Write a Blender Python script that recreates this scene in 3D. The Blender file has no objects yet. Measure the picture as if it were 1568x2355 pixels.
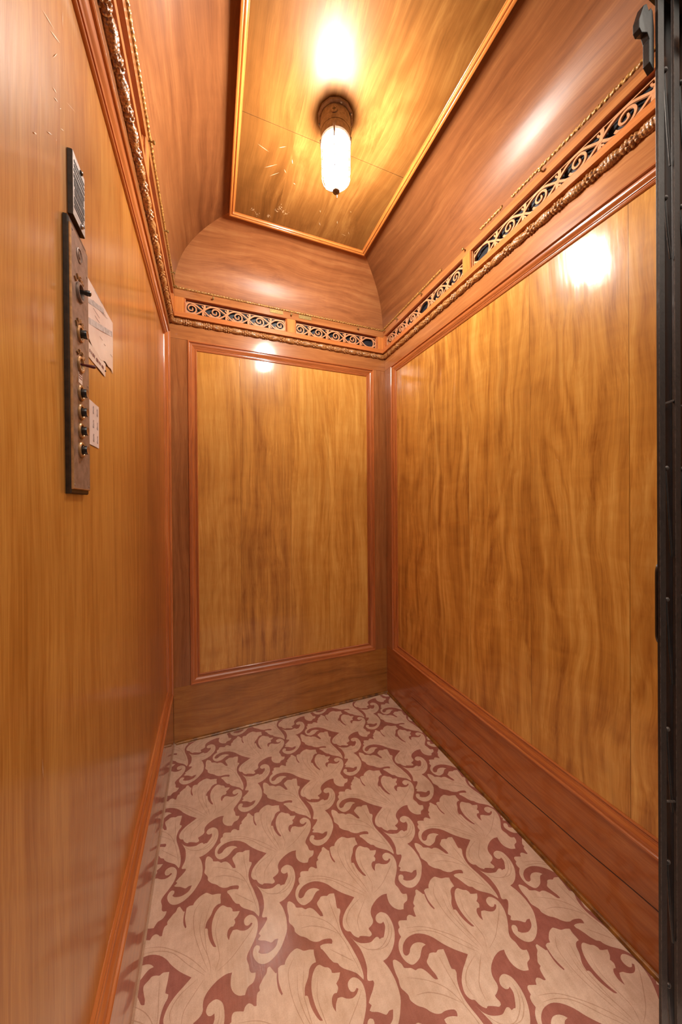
import bpy, bmesh, math, random
from mathutils import Vector, Matrix
from mathutils.geometry import tessellate_polygon

random.seed(7)
PI = math.pi
SC = bpy.context.scene
COL = SC.collection
W = 1.309          # clear width of the car between the two side walls
YF = 1.72          # length of the side walls towards the open front

# ------------------------------------------------------------------ materials
def new_mat(name):
    m = bpy.data.materials.new(name)
    m.use_nodes = True
    nt = m.node_tree
    nt.nodes.clear()
    out = nt.nodes.new('ShaderNodeOutputMaterial')
    b = nt.nodes.new('ShaderNodeBsdfPrincipled')
    nt.links.new(b.outputs[0], out.inputs[0])
    return m, nt, b

def lin(c):
    return tuple(((x / 255) / 12.92 if x / 255 <= .04045 else ((x / 255 + .055) / 1.055) ** 2.4) for x in c) + (1,)

def N(nt, t, **kw):
    n = nt.nodes.new(t)
    for k, v in kw.items():
        setattr(n, k, v)
    return n

def math_node(nt, op, a, b=None, c=None):
    n = N(nt, 'ShaderNodeMath', operation=op)
    for i, v in enumerate((a, b, c)):
        if v is None:
            continue
        if isinstance(v, (int, float)):
            n.inputs[i].default_value = v
        else:
            nt.links.new(v, n.inputs[i])
    return n.outputs[0]

def noise(nt, vec, scale, detail=4, rough=.55, dist=0.0):
    n = N(nt, 'ShaderNodeTexNoise')
    n.inputs['Scale'].default_value = scale
    n.inputs['Detail'].default_value = detail
    n.inputs['Roughness'].default_value = rough
    n.inputs['Distortion'].default_value = dist
    nt.links.new(vec, n.inputs['Vector'])
    return n.outputs[0]

def mapped(nt, vec, scale, loc=(0, 0, 0)):
    m = N(nt, 'ShaderNodeMapping')
    m.inputs['Scale'].default_value = scale
    m.inputs['Location'].default_value = loc
    nt.links.new(vec, m.inputs['Vector'])
    return m.outputs[0]

def ramp(nt, fac, stops):
    r = N(nt, 'ShaderNodeValToRGB')
    el = r.color_ramp.elements
    while len(el) < len(stops):
        el.new(.5)
    for e, (p, c) in zip(el, stops):
        e.position = p
        e.color = c
    nt.links.new(fac, r.inputs[0])
    return r.outputs[0]

def mixc(nt, fac, a, b, blend='MIX'):
    m = N(nt, 'ShaderNodeMix', data_type='RGBA', blend_type=blend)
    m.clamp_factor = True
    for sock, v in ((m.inputs[0], fac), (m.inputs[6], a), (m.inputs[7], b)):
        if isinstance(v, (int, float)):
            sock.default_value = v
        elif isinstance(v, tuple):
            sock.default_value = v
        else:
            nt.links.new(v, sock)
    return m.outputs[2]

def wood(name, grain, dark, mid, light, plank=None, plank_axis=0, seams=(), figure=1.0, rough=.34, coat=.75,
         coat_rough=.13, bump=.05, offset=(0, 0, 0), swirl=.5, fine=1.0, gold=0.0):
    """Varnished veneer. grain: axis index along which the fibres run."""
    m, nt, b = new_mat(name)
    tc = N(nt, 'ShaderNodeTexCoord')
    P = tc.outputs['Object']
    def sc(along, across):
        v = [across] * 3
        v[grain] = along
        return tuple(v)
    base = mapped(nt, P, (1, 1, 1), offset)
    if plank:
        sx = N(nt, 'ShaderNodeSeparateXYZ')
        nt.links.new(base, sx.inputs[0])
        cell = math_node(nt, 'FLOOR', math_node(nt, 'DIVIDE', sx.outputs[plank_axis], plank))
        wn = N(nt, 'ShaderNodeTexWhiteNoise', noise_dimensions='1D')
        nt.links.new(cell, wn.inputs['W'])
        sh = N(nt, 'ShaderNodeVectorMath', operation='SCALE')
        nt.links.new(wn.outputs['Color'], sh.inputs[0])
        sh.inputs['Scale'].default_value = 3.0
        ad = N(nt, 'ShaderNodeVectorMath', operation='ADD')
        nt.links.new(base, ad.inputs[0])
        nt.links.new(sh.outputs[0], ad.inputs[1])
        vec = ad.outputs[0]
        tone = wn.outputs['Value']
    else:
        vec, tone = base, None
    # gentle waviness of the fibres
    wv = N(nt, 'ShaderNodeTexNoise')
    wv.inputs['Scale'].default_value = 1.0
    wv.inputs['Detail'].default_value = 2
    nt.links.new(mapped(nt, vec, sc(1.6, 3.2)), wv.inputs['Vector'])
    wsub = N(nt, 'ShaderNodeVectorMath', operation='SUBTRACT')
    nt.links.new(wv.outputs['Color'], wsub.inputs[0])
    wsub.inputs[1].default_value = (.5, .5, .5)
    wsc = N(nt, 'ShaderNodeVectorMath', operation='SCALE')
    nt.links.new(wsub.outputs[0], wsc.inputs[0])
    wsc.inputs['Scale'].default_value = .16 * swirl
    wad = N(nt, 'ShaderNodeVectorMath', operation='ADD')
    nt.links.new(vec, wad.inputs[0])
    nt.links.new(wsc.outputs[0], wad.inputs[1])
    vec = wad.outputs[0]
    broad = noise(nt, mapped(nt, vec, sc(.55, 9)), 1.0, 5, .6, .35)
    streak = noise(nt, mapped(nt, vec, sc(1.2, 46)), 1.0, 4, .6, .2)
    pore = noise(nt, mapped(nt, vec, sc(9, 260)), 1.0, 2, .6)
    ring = noise(nt, mapped(nt, vec, sc(.55, 2.6), (3.1, 1.7, .4)), 1.0, 2, .45, .9)
    rings = math_node(nt, 'MULTIPLY_ADD', math_node(nt, 'SINE', math_node(nt, 'MULTIPLY', ring, 70.0)), .5, .5)
    rings = math_node(nt, 'POWER', rings, 2.2)
    rip = noise(nt, mapped(nt, vec, sc(20, 5)), 1.0, 3, .5, .5)     # ripple across the fibres
    v = math_node(nt, 'MULTIPLY', broad, .36)
    v = math_node(nt, 'MULTIPLY_ADD', streak, .46, v)
    v = math_node(nt, 'MULTIPLY_ADD', rings, -.07 * figure, v)
    v = math_node(nt, 'MULTIPLY_ADD', pore, .22 * fine, v)
    v = math_node(nt, 'MULTIPLY_ADD', rip, .11 * figure, v)
    v = math_node(nt, 'ADD', v, -.06)
    if tone is not None:
        v = math_node(nt, 'MULTIPLY_ADD', tone, .13, math_node(nt, 'ADD', v, -.065))
    col = ramp(nt, v, [(.30, lin(dark)), (.50, lin(mid)), (.70, lin(light))])
    if gold:                                   # figured veneer, its silky sheen painted into the colour as streaks
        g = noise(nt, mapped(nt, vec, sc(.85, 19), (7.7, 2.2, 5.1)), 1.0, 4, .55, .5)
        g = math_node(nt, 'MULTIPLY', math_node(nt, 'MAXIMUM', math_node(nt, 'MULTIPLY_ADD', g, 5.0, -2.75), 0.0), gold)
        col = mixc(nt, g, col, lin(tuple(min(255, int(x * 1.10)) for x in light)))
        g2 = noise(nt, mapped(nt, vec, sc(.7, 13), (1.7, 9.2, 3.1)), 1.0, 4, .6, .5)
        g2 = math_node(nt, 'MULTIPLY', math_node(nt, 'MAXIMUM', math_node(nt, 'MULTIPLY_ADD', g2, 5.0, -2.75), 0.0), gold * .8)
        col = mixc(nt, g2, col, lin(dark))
    # large soft cloudiness of the old varnish
    cl = noise(nt, mapped(nt, P, sc(1.3, 2.6)), 1.0, 3, .5)
    col = mixc(nt, math_node(nt, 'MULTIPLY_ADD', cl, .9, -.30), col, lin(tuple(max(0, int(x * .80)) for x in mid)), 'MIX')
    for ax, pos, wd in seams:
        s2 = N(nt, 'ShaderNodeSeparateXYZ')
        nt.links.new(P, s2.inputs[0])
        d = math_node(nt, 'ABSOLUTE', math_node(nt, 'SUBTRACT', s2.outputs[ax], pos))
        k = math_node(nt, 'LESS_THAN', d, wd)
        col = mixc(nt, math_node(nt, 'MULTIPLY', k, .62), col, lin((70, 34, 12)))
    nt.links.new(col, b.inputs['Base Color'])
    b.inputs['Roughness'].default_value = rough
    b.inputs['Coat Weight'].default_value = coat
    cr = noise(nt, mapped(nt, P, sc(4, 9)), 1.0, 4, .6)
    nt.links.new(math_node(nt, 'MULTIPLY_ADD', cr, .12, coat_rough - .06), b.inputs['Coat Roughness'])
    b.inputs['Coat IOR'].default_value = 1.5
    b.inputs['Specular IOR Level'].default_value = .15
    if bump:
        warp = noise(nt, mapped(nt, vec, sc(1.6, 11)), 1.0, 3, .5)
        h = math_node(nt, 'MULTIPLY_ADD', pore, .025, warp)
        h = math_node(nt, 'MULTIPLY_ADD', rip, .12, h)
        bp = N(nt, 'ShaderNodeBump')
        bp.inputs['Strength'].default_value = 1.0
        bp.inputs['Distance'].default_value = bump * .05
        nt.links.new(h, bp.inputs['Height'])
        nt.links.new(bp.outputs[0], b.inputs['Normal'])
        nt.links.new(bp.outputs[0], b.inputs['Coat Normal'])
    return m

def plain(name, col, rough=.5, metal=0.0, coat=0.0, spot=None, scale=60, bump=0.0, spec=.5):
    m, nt, b = new_mat(name)
    tc = N(nt, 'ShaderNodeTexCoord')
    n = noise(nt, tc.outputs['Object'], scale, 4, .6)
    c2 = spot if spot else tuple(max(0, int(x * .78)) for x in col)
    nt.links.new(ramp(nt, n, [(.35, lin(c2)), (.62, lin(col))]), b.inputs['Base Color'])
    b.inputs['Roughness'].default_value = rough
    b.inputs['Metallic'].default_value = metal
    b.inputs['Coat Weight'].default_value = coat
    b.inputs['Specular IOR Level'].default_value = spec
    if bump:
        bp = N(nt, 'ShaderNodeBump')
        bp.inputs['Distance'].default_value = bump
        nt.links.new(n, bp.inputs['Height'])
        nt.links.new(bp.outputs[0], b.inputs['Normal'])
    return m

def lino(name, col, col2, dirt, rough):
    m, nt, b = new_mat(name)
    tc = N(nt, 'ShaderNodeTexCoord')
    P = tc.outputs['Object']
    fine = noise(nt, P, 420, 3, .7)
    mid = noise(nt, P, 34, 4, .6)
    big = noise(nt, P, 5, 4, .55)
    fib = noise(nt, mapped(nt, P, (90, 14, 1)), 1.0, 3, .6)
    v = math_node(nt, 'MULTIPLY_ADD', fine, .34, math_node(nt, 'MULTIPLY', mid, .42))
    v = math_node(nt, 'MULTIPLY_ADD', fib, .24, v)
    c = ramp(nt, v, [(.36, lin(col2)), (.60, lin(col))])
    c = mixc(nt, math_node(nt, 'MULTIPLY', math_node(nt, 'SMOOTH_MIN', math_node(nt, 'MAXIMUM', math_node(nt, 'MULTIPLY_ADD', big, 3.2, -1.55), 0), 1.0, .2), .55), c, lin(dirt))
    nt.links.new(c, b.inputs['Base Color'])
    b.inputs['Roughness'].default_value = .55
    b.inputs['Coat Weight'].default_value = 1.0
    streaks = noise(nt, mapped(nt, P, (160, 9, 1)), 1.0, 4, .6)
    b.inputs['Coat IOR'].default_value = 1.9
    nt.links.new(math_node(nt, 'MULTIPLY_ADD', streaks, .12, rough - .06), b.inputs['Coat Roughness'])
    bp = N(nt, 'ShaderNodeBump')
    bp.inputs['Distance'].default_value = .0006
    bp.inputs['Strength'].default_value = .5
    nt.links.new(math_node(nt, 'MULTIPLY_ADD', streaks, .7, math_node(nt, 'MULTIPLY', mid, .5)), bp.inputs['Height'])
    nt.links.new(bp.outputs[0], b.inputs['Normal'])
    nt.links.new(bp.outputs[0], b.inputs['Coat Normal'])
    return m

# golden figured veneer of the big panels, redder solid mahogany of frames, rails, coves
PD, PM, PL = (152, 92, 34), (204, 142, 62), (234, 182, 96)
FD, FM, FL = (126, 72, 34), (167, 105, 58), (196, 136, 82)
PANEL_BACK = wood('veneer_back', 2, PD, PM, PL, plank=.3, plank_axis=0, offset=(-.056 + .0, 0, 0), figure=.8, coat_rough=.095, gold=.35,
                  seams=((0, .356, .0007), (0, .657, .0006), (0, .904, .0005)), bump=.014)
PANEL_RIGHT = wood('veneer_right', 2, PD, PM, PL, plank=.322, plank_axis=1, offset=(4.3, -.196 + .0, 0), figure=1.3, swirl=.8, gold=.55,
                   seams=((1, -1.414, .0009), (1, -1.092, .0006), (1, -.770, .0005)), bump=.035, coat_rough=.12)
PANEL_LEFT = wood('veneer_left', 2, (130, 70, 22), (174, 110, 42), (206, 148, 72), plank=.19, plank_axis=1, offset=(9.1, .03, 0), figure=.6, swirl=.4, fine=1.7, gold=.3,
                  bump=.024, coat=1.0, coat_rough=.17)
FRAME_Z = wood('mahogany_upright', 2, FD, FM, FL, figure=.35, swirl=.4, offset=(1.3, 2.2, 0), bump=.012)
FRAME_X = wood('mahogany_crosswise', 0, FD, FM, FL, figure=.35, swirl=.5, offset=(0, 2.9, 3), bump=.012)
FRAME_Y = wood('mahogany_lengthwise', 1, FD, FM, FL, figure=.35, swirl=.5, offset=(5, 0, 1), bump=.012)
LIGHT_X = wood('light_frieze_crosswise', 0, (160, 88, 42), (196, 118, 62), (216, 146, 88), figure=.3, offset=(0, 7, 3), bump=.01)
LIGHT_Y = wood('light_frieze_lengthwise', 1, (160, 88, 42), (196, 118, 62), (216, 146, 88), figure=.3, offset=(2, 7, 3), bump=.01)
LIGHT_Z = wood('light_frieze_upright', 2, (170, 96, 44), (206, 130, 64), (224, 156, 92), figure=.3, offset=(2, 1, 3), bump=.01)
COVE_X = wood('cove_crosswise', 0, (126, 74, 40), (158, 99, 58), (182, 126, 78), figure=.8, swirl=.8, offset=(0, 3, 5), bump=.035, coat_rough=.43, coat=.32)
COVE_Y = wood('cove_lengthwise', 1, (104, 58, 30), (132, 80, 44), (158, 106, 62), figure=.7, swirl=.6, offset=(3, 0, 8), bump=.035, coat_rough=.43, coat=.32)
CEIL = wood('ceiling_veneer', 1, (98, 58, 22), (124, 78, 34), (150, 104, 52), plank=.31, plank_axis=0, figure=1.0, swirl=.9,
            offset=(.11, 0, 0), bump=.02, coat_rough=.42, coat=.18)
MOLD_X = wood('moulding_crosswise', 0, (138, 72, 34), (184, 106, 55), (212, 142, 84), figure=.1, offset=(0, 4, 4), bump=.0, coat_rough=.12, coat=1.0)
MOLD_Y = wood('moulding_lengthwise', 1, (138, 72, 34), (184, 106, 55), (212, 142, 84), figure=.1, offset=(4, 0, 4), bump=.0, coat_rough=.12, coat=1.0)
MOLD_Z = wood('moulding_upright', 2, (138, 72, 34), (184, 106, 55), (212, 142, 84), figure=.1, offset=(4, 4, 0), bump=.0, coat_rough=.12, coat=1.0)
CFRAME_X = wood('ceiling_moulding_crosswise', 0, (150, 80, 30), (188, 112, 50), (214, 146, 76), figure=.1, bump=.0, coat=1.0)
CFRAME_Y = wood('ceiling_moulding_lengthwise', 1, (150, 80, 30), (188, 112, 50), (214, 146, 76), figure=.1, bump=.0, coat=1.0)
BASE_X = wood('skirting_crosswise', 0, (120, 72, 26), (164, 104, 44), (192, 132, 62), figure=1.2, swirl=.9, offset=(0, 8, 3), bump=.015)
BASE_Y = wood('skirting_lengthwise', 1, (130, 66, 26), (170, 96, 42), (196, 124, 62), figure=.8, swirl=.7, offset=(8, 0, 3), bump=.015, coat=.95, coat_rough=.11)
ROPE = plain('carved_bronze_stain', (188, 130, 72), .32, 0.0, .9, spot=(104, 60, 26), scale=190, bump=.0016)
BEAD = plain('gilt_bead', (190, 142, 72), .4, .15, .4, spot=(112, 66, 26), scale=160)
FRET = wood('fretwork', 0, (180, 122, 82), (206, 148, 106), (220, 168, 128), figure=.2, bump=.0, coat=.3, coat_rough=.3)
BLACK_BACK = plain('dark_blue_backing', (30, 34, 44), .5, 0, 0, spot=(14, 15, 20), scale=12)
SHOE = plain('gilt_shoe', (150, 98, 36), .35, .2, .5, spot=(84, 46, 14), scale=24)
SCRATCH = plain('scratched_bare_wood', (236, 206, 170), .6, 0, .2)
SCUFF = plain('scuffed_varnish', (214, 172, 128), .7, 0, .0)
SEAM = plain('dark_joint', (58, 28, 10), .7)
LINO_TAN = lino('lino_tan', (232, 205, 184), (204, 172, 148), (172, 142, 118), .125)
LINO_VEIN = lino('lino_vein', (206, 172, 148), (178, 144, 120), (150, 120, 98), .14)
LINO_RED = lino('lino_red', (170, 106, 96), (142, 82, 72), (122, 76, 60), .14)
BRONZE = plain('aged_bronze', (150, 124, 110), .42, .25, 0, spot=(122, 98, 84), scale=70, bump=.0004)
BRONZE_EDGE = plain('worn_bronze_edge', (196, 146, 94), .35, .4, 0)
DARK_BRONZE = plain('dark_bronze', (62, 44, 30), .45, .3, 0, spot=(34, 24, 16), scale=50)
BRASS = plain('brass', (224, 172, 96), .35, .5, 0, spot=(150, 98, 44), scale=120)
BRASS_DULL = plain('dull_brass', (150, 124, 70), .5, .5, 0, spot=(116, 94, 50), scale=220)
STEEL = plain('bright_steel', (200, 200, 205), .25, .9, 0)
BLACK = plain('black_button', (22, 19, 18), .28, 0, .6)
BROWN_CAP = plain('brown_button_cap', (156, 100, 58), .4, 0, .2)
PLAQUE = plain('pewter_plaque', (184, 172, 166), .5, .2, 0, spot=(156, 144, 138), scale=140)
PLAQUE_DARK = plain('plaque_lettering', (66, 50, 46), .6, .1, 0)
RED = plain('dark_red_lever', (104, 16, 18), .35, 0, .4)
PAPER = plain('paper', (232, 214, 204), .35, 0, .3, spot=(222, 200, 190), scale=18)
PAPER2 = plain('notice_paper', (228, 206, 192), .5, 0, .0, spot=(220, 196, 180), scale=22)
CARD = plain('white_card', (226, 208, 202), .55, 0, 0, spot=(218, 198, 190), scale=22)
INK = plain('grey_ink', (168, 148, 144), .7)
INK_RED = plain('brown_red_ink', (150, 92, 84), .7)
GREY_REFLECTION = plain('grey_reflection', (206, 196, 194), .5)
GATE = plain('black_gate_iron', (36, 28, 25), .45, .15, .1, spot=(22, 16, 14), scale=90, bump=.0006)
GATE_STRIP = plain('blue_black_gate_iron', (34, 36, 40), .40, .3, .2, spot=(22, 23, 27), scale=60)
GATE_WORN = plain('worn_gate_iron', (84, 72, 66), .4, .4, 0, spot=(48, 40, 37), scale=120)
LAMP_METAL = plain('cast_lamp_metal', (150, 126, 106), .5, .3, 0, spot=(120, 98, 82), scale=90, bump=.0005)
PALE = plain('cream_roller', (206, 186, 150), .5)

def emit(name, col, strength):
    m, nt, b = new_mat(name)
    b.inputs['Base Color'].default_value = (.9, .9, .9, 1)
    b.inputs['Roughness'].default_value = .15
    b.inputs['Emission Color'].default_value = col
    b.inputs['Emission Strength'].default_value = strength
    return m

LAMP_POWER = 330.0
GLOBE = emit('lit_globe', (1.0, .96, .87, 1), LAMP_POWER)
WORLD_LOW, WORLD_HIGH = .12, 2.9
EXPOSURE = .12

# ------------------------------------------------------------------ mesh helpers
class MB:
    def __init__(self):
        self.v, self.f, self.m = [], [], []

    def add(self, verts, faces, mi=0):
        o = len(self.v)
        self.v += [tuple(x) for x in verts]
        self.f += [tuple(i + o for i in q) for q in faces]
        self.m += [mi] * len(faces)
        return self

    def box(self, a, b, mi=0, M=None):
        x0, y0, z0 = a
        x1, y1, z1 = b
        vs = [(x0, y0, z0), (x1, y0, z0), (x1, y1, z0), (x0, y1, z0), (x0, y0, z1), (x1, y0, z1), (x1, y1, z1), (x0, y1, z1)]
        if M:
            vs = [M(*q) for q in vs]
        return self.add(vs, [(0, 3, 2, 1), (4, 5, 6, 7), (0, 1, 5, 4), (1, 2, 6, 5), (2, 3, 7, 6), (3, 0, 4, 7)], mi)

    def bbox(self, a, b, c, mi=0, M=None):
        """box whose third-axis top face (toward the viewer) has a chamfer c; axes (s, z, p)"""
        (s0, z0, p0), (s1, z1, p1) = a, b
        pts = [[(s0, z0), (s1, z0), (s1, z1), (s0, z1)]] * 2
        r = [[(x, y, p0) for x, y in pts[0]], [(x, y, p1 - c) for x, y in pts[0]],
             [(s0 + c, z0 + c, p1), (s1 - c, z0 + c, p1), (s1 - c, z1 - c, p1), (s0 + c, z1 - c, p1)]]
        vs = [q for ring in r for q in ring]
        if M:
            vs = [M(*q) for q in vs]
        fs = [(3, 2, 1, 0), (8, 9, 10, 11)]
        for k in (0, 4):
            for i in range(4):
                j = (i + 1) % 4
                fs.append((k + i, k + j, k + 4 + j, k + 4 + i))
        return self.add(vs, fs, mi)

    def loft(self, rings, closed=True, cap=True, mi=0, endloop=False):
        n = len(rings[0])
        vs = [q for r in rings for q in r]
        fs = []
        R = len(rings)
        for k in range(R if endloop else R - 1):
            k2 = (k + 1) % R
            for i in range(n if closed else n - 1):
                j = (i + 1) % n
                fs.append((k * n + i, k * n + j, k2 * n + j, k2 * n + i))
        if cap and not endloop:
            fs.append(tuple(range(n))[::-1])
            fs.append(tuple((R - 1) * n + i for i in range(n)))
        return self.add(vs, fs, mi)

    def tube(self, pts, r, n=8, mi=0, cap=True):
        pts = [Vector(p) for p in pts]
        rings = []
        up = None
        for i, p in enumerate(pts):
            t = (pts[min(i + 1, len(pts) - 1)] - pts[max(i - 1, 0)]).normalized()
            if up is None:
                a = Vector((0, 0, 1)) if abs(t.z) < .9 else Vector((1, 0, 0))
                up = (a - t * a.dot(t)).normalized()
            else:
                up = (up - t * up.dot(t)).normalized()
            s = t.cross(up)
            rr = r[i] if isinstance(r, (list, tuple)) else r
            rings.append([tuple(p + (up * math.cos(2 * PI * k / n) + s * math.sin(2 * PI * k / n)) * rr) for k in range(n)])
        return self.loft(rings, True, cap, mi)

    def lathe(self, prof, n=32, M=None, mi=0, cap=True):
        """prof: (radius, height) pairs around local z; M maps local xyz to world"""
        rings = []
        for r, h in prof:
            ring = [(r * math.cos(2 * PI * k / n), r * math.sin(2 * PI * k / n), h) for k in range(n)]
            rings.append([M(*q) for q in ring] if M else ring)
        return self.loft(rings, True, cap, mi)

    def prism(self, poly, lo, hi, M, mi=0):
        """poly 2D (a,b) closed outline; M(a,b,h) -> world"""
        n = len(poly)
        tri = tessellate_polygon([[Vector((a, b, 0)) for a, b in poly]])
        vs = [M(a, b, lo) for a, b in poly] + [M(a, b, hi) for a, b in poly]
        fs = [tuple(t)[::-1] for t in tri] + [tuple(i + n for i in t) for t in tri]
        fs += [(i, (i + 1) % n, n + (i + 1) % n, n + i) for i in range(n)]
        return self.add(vs, fs, mi)

    def ribbon(self, pts, w, lo, hi, M, mi=0):
        """flat strip along a 2D polyline with width w (number or list), extruded lo..hi"""
        L, R = [], []
        n = len(pts)
        for i, (a, b) in enumerate(pts):
            p0, p1 = pts[max(i - 1, 0)], pts[min(i + 1, n - 1)]
            tx, ty = p1[0] - p0[0], p1[1] - p0[1]
            l = math.hypot(tx, ty) or 1
            ww = (w[i] if isinstance(w, list) else w) / 2
            L.append((a - ty / l * ww, b + tx / l * ww))
            R.append((a + ty / l * ww, b - tx / l * ww))
        rings = [[M(*L[i], lo), M(*R[i], lo), M(*R[i], hi), M(*L[i], hi)] for i in range(n)]
        return self.loft(rings, True, True, mi)

    def build(self, name, mats, parent=None, smooth=None, fix=True, origin=None):
        me = bpy.data.meshes.new(name)
        off = Vector(origin) if origin is not None else (Vector(parent.location) if parent is not None and parent.parent is None else Vector((0, 0, 0)))
        if parent is not None and parent.parent is not None:
            off = Vector(parent.parent.location)
        me.from_pydata([tuple(Vector(q) - off) for q in self.v], [], self.f)
        if not isinstance(mats, (list, tuple)):
            mats = [mats]
        for m in mats:
            me.materials.append(m)
        for p, mi in zip(me.polygons, self.m):
            p.material_index = mi
        if fix:
            bm = bmesh.new()
            bm.from_mesh(me)
            bmesh.ops.recalc_face_normals(bm, faces=bm.faces)
            bm.to_mesh(me)
            bm.free()
        if smooth is not None:
            for p in me.polygons:
                p.use_smooth = True
            me.set_sharp_from_angle(angle=math.radians(smooth))
        me.update()
        o = bpy.data.objects.new(name, me)
        COL.objects.link(o)
        if parent is not None:
            o.parent = parent
            if False:
                pass
        elif origin is not None:
            o.location = origin
        return o

def empty(name, loc):
    o = bpy.data.objects.new(name, None)
    o.empty_display_size = .05
    o.location = loc
    COL.objects.link(o)
    return o

def tag(o, label=None, cat=None, group=None, kind=None):
    if label:
        o['label'] = label
    if cat:
        o['category'] = cat
    if group:
        o['group'] = group
    if kind:
        o['kind'] = kind
    return o

def text_mesh(mb, s, size, M, depth=.0006, mi=0, align='CENTER', shear=0.0):
    """lettering extruded from the built-in font, added to mb through M(a, b, h)"""
    cu = bpy.data.curves.new('lettering_curve', 'FONT')
    cu.body = s
    cu.size = size
    cu.align_x = align
    cu.align_y = 'CENTER'
    cu.extrude = depth / 2
    cu.shear = shear
    cu.resolution_u = 3
    ob = bpy.data.objects.new('lettering_tmp', cu)
    COL.objects.link(ob)
    dg = bpy.context.evaluated_depsgraph_get()
    dg.update()
    me = ob.evaluated_get(dg).to_mesh()
    vs = [M(v.co.x, v.co.y, v.co.z + depth / 2) for v in me.vertices]
    fs = [tuple(p.vertices) for p in me.polygons]
    mb.add(vs, fs, mi)
    ob.evaluated_get(dg).to_mesh_clear()
    bpy.data.objects.remove(ob)
    bpy.data.curves.remove(cu)

# wall frames: s along the wall, z up, p towards the inside of the car
def MBACK(s, z, p):
    return (s, -p, z)

def MLEFT(s, z, p):
    return (p, -s, z)

def MRIGHT(s, z, p):
    return (W - p, -s, z)

def MRIGHT_T(s, z, p):        # the right-hand frieze climbs a little towards the front
    return (W - p, -s, z + .002 + .008 * s)
# ------------------------------------------------------------------ floor
V1, V2 = Vector((.2432, .2514)), Vector((.2477, -.2487))
ORG = Vector((.6216, -1.0051))
F1=[0,0,-300,238,-530,468,-696,675,-884,833,-1092,935,-1281,965,-1462,949,-1618,872,-1695,766,-1705,680,-1643,629,-1544,648,-1466,725,-1336,775,-1185,756,-1067,695,-1000,623,-1111,616,-1208,553,-1312,462,-1439,416,-1591,406,-1700,482,-1777,617,-1795,773,-1758,894,-1685,986,-1580,1049,-1594,1145,-1566,1225,-1500,1253,-1484,1359,-1421,1398,-1309,1364,-1200,1320,-1151,1389,-1070,1414,-992,1371,-936,1310,-878,1294,-866,1399,-833,1505,-760,1536,-764,1619,-689,1692,-626,1751,-544,1803,-501,1893,-436,1902,-370,1797,-312,1709,-277,1708,-299,1598,-308,1476,-290,1346,-237,1232,-204,1251,-240,1387,-261,1520,-247,1683,-228,1783,-144,1806,-41,1782,12,1862,163,1959,339,1994,435,1942,542,1861,692,1828,813,1780,793,1682,798,1590,795,1502,688,1501,581,1435,506,1294,372,1140,331,995,403,958,420,801,471,627,564,458,644,419,570,606,528,797,522,998,570,1184,653,1319,761,1406,859,1418,945,1353,995,1311,1089,1265,1143,1186,1158,1124,1357,1057,1283,959,1181,896,1202,805,1140,729,1056,742,977,675,956,546,999,433,1046,549,1123,636,1236,610,1335,542,1487,489,1617,516,1702,583,1662,619,1583,578,1490,616,1457,723,1503,808,1637,838,1761,766,1845,628,1841,426,1756,224,1616,53,1492,-81,1449,-189,1494,-330,1503,-454,1547,-522,1653,-559,1634,-641,1564,-729,1439,-759,1382,-816,1338,-886,1183,-837,1051,-715,995,-564,1010,-407,1046,-314,880,-288,652,-329,435,-435,329,-549,301,-660,305,-751,267,-825,173,-874,86,-896,84,-938,117,-1022,103,-1072,30,-1083,-59,-1039,-150,-997,-245,-965,-290,-982,-372,-922,-429,-844,-466,-759,-542,-723,-602,-648,-621,-540,-569,-400,-474,-287,-337,-187,-185,-105]
F2=[-582,352,-600,176,-627,24,-633,-62,-557,-114,-567,-188,-651,-307,-705,-492,-701,-665,-660,-833,-596,-1021,-543,-1224,-496,-1431,-485,-1629,-498,-1764,-530,-1831,-578,-1754,-660,-1641,-786,-1543,-941,-1434,-1036,-1336,-1074,-1260,-1171,-1204,-1226,-1125,-1258,-1075,-1316,-951,-1379,-836,-1417,-795,-1422,-728,-1326,-727,-1198,-760,-1078,-813,-1048,-759,-1070,-696,-1194,-646,-1325,-620,-1429,-619,-1553,-575,-1665,-492,-1730,-417,-1814,-350,-1888,-304,-1970,-224,-2033,-129,-2030,-45,-2078,46,-2142,144,-2140,232,-2121,315,-2129,440,-2114,591,-2075,688,-2019,691,-1942,625,-1874,526,-1856,449,-1775,407,-1675,367,-1587,285,-1513,286,-1412,252,-1327,164,-1254,42,-1194,-58,-1113,-91,-1118,3,-1157,112,-1193,236,-1187,314,-1092,374,-1017,426,-908,406,-822,371,-735,397]
F3=[-522,-848,-439,-990,-309,-1101,-159,-1169,4,-1208,109,-1183,194,-1163,256,-1188,280,-1247,358,-1243,410,-1250,504,-1149,579,-1037,580,-921,506,-936,427,-903,379,-811,430,-712,549,-674,657,-696,776,-805,819,-973,809,-1158,745,-1330,620,-1496,464,-1615,295,-1687,144,-1701,225,-1895,271,-2176,237,-2466,118,-2661,-38,-2833,-240,-2956,-457,-3001,-637,-2942,-753,-2816,-808,-2659,-760,-2541,-682,-2503,-603,-2544,-602,-2614,-653,-2676,-575,-2744,-412,-2796,-272,-2784,-137,-2723,-58,-2590,-155,-2574,-257,-2604,-352,-2542,-447,-2480,-569,-2431,-624,-2385,-537,-2324,-585,-2256,-490,-2172,-400,-2108,-295,-1999,-299,-1936,-408,-1902,-428,-1842,-345,-1665,-322,-1457,-351,-1222,-441,-1014]
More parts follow.
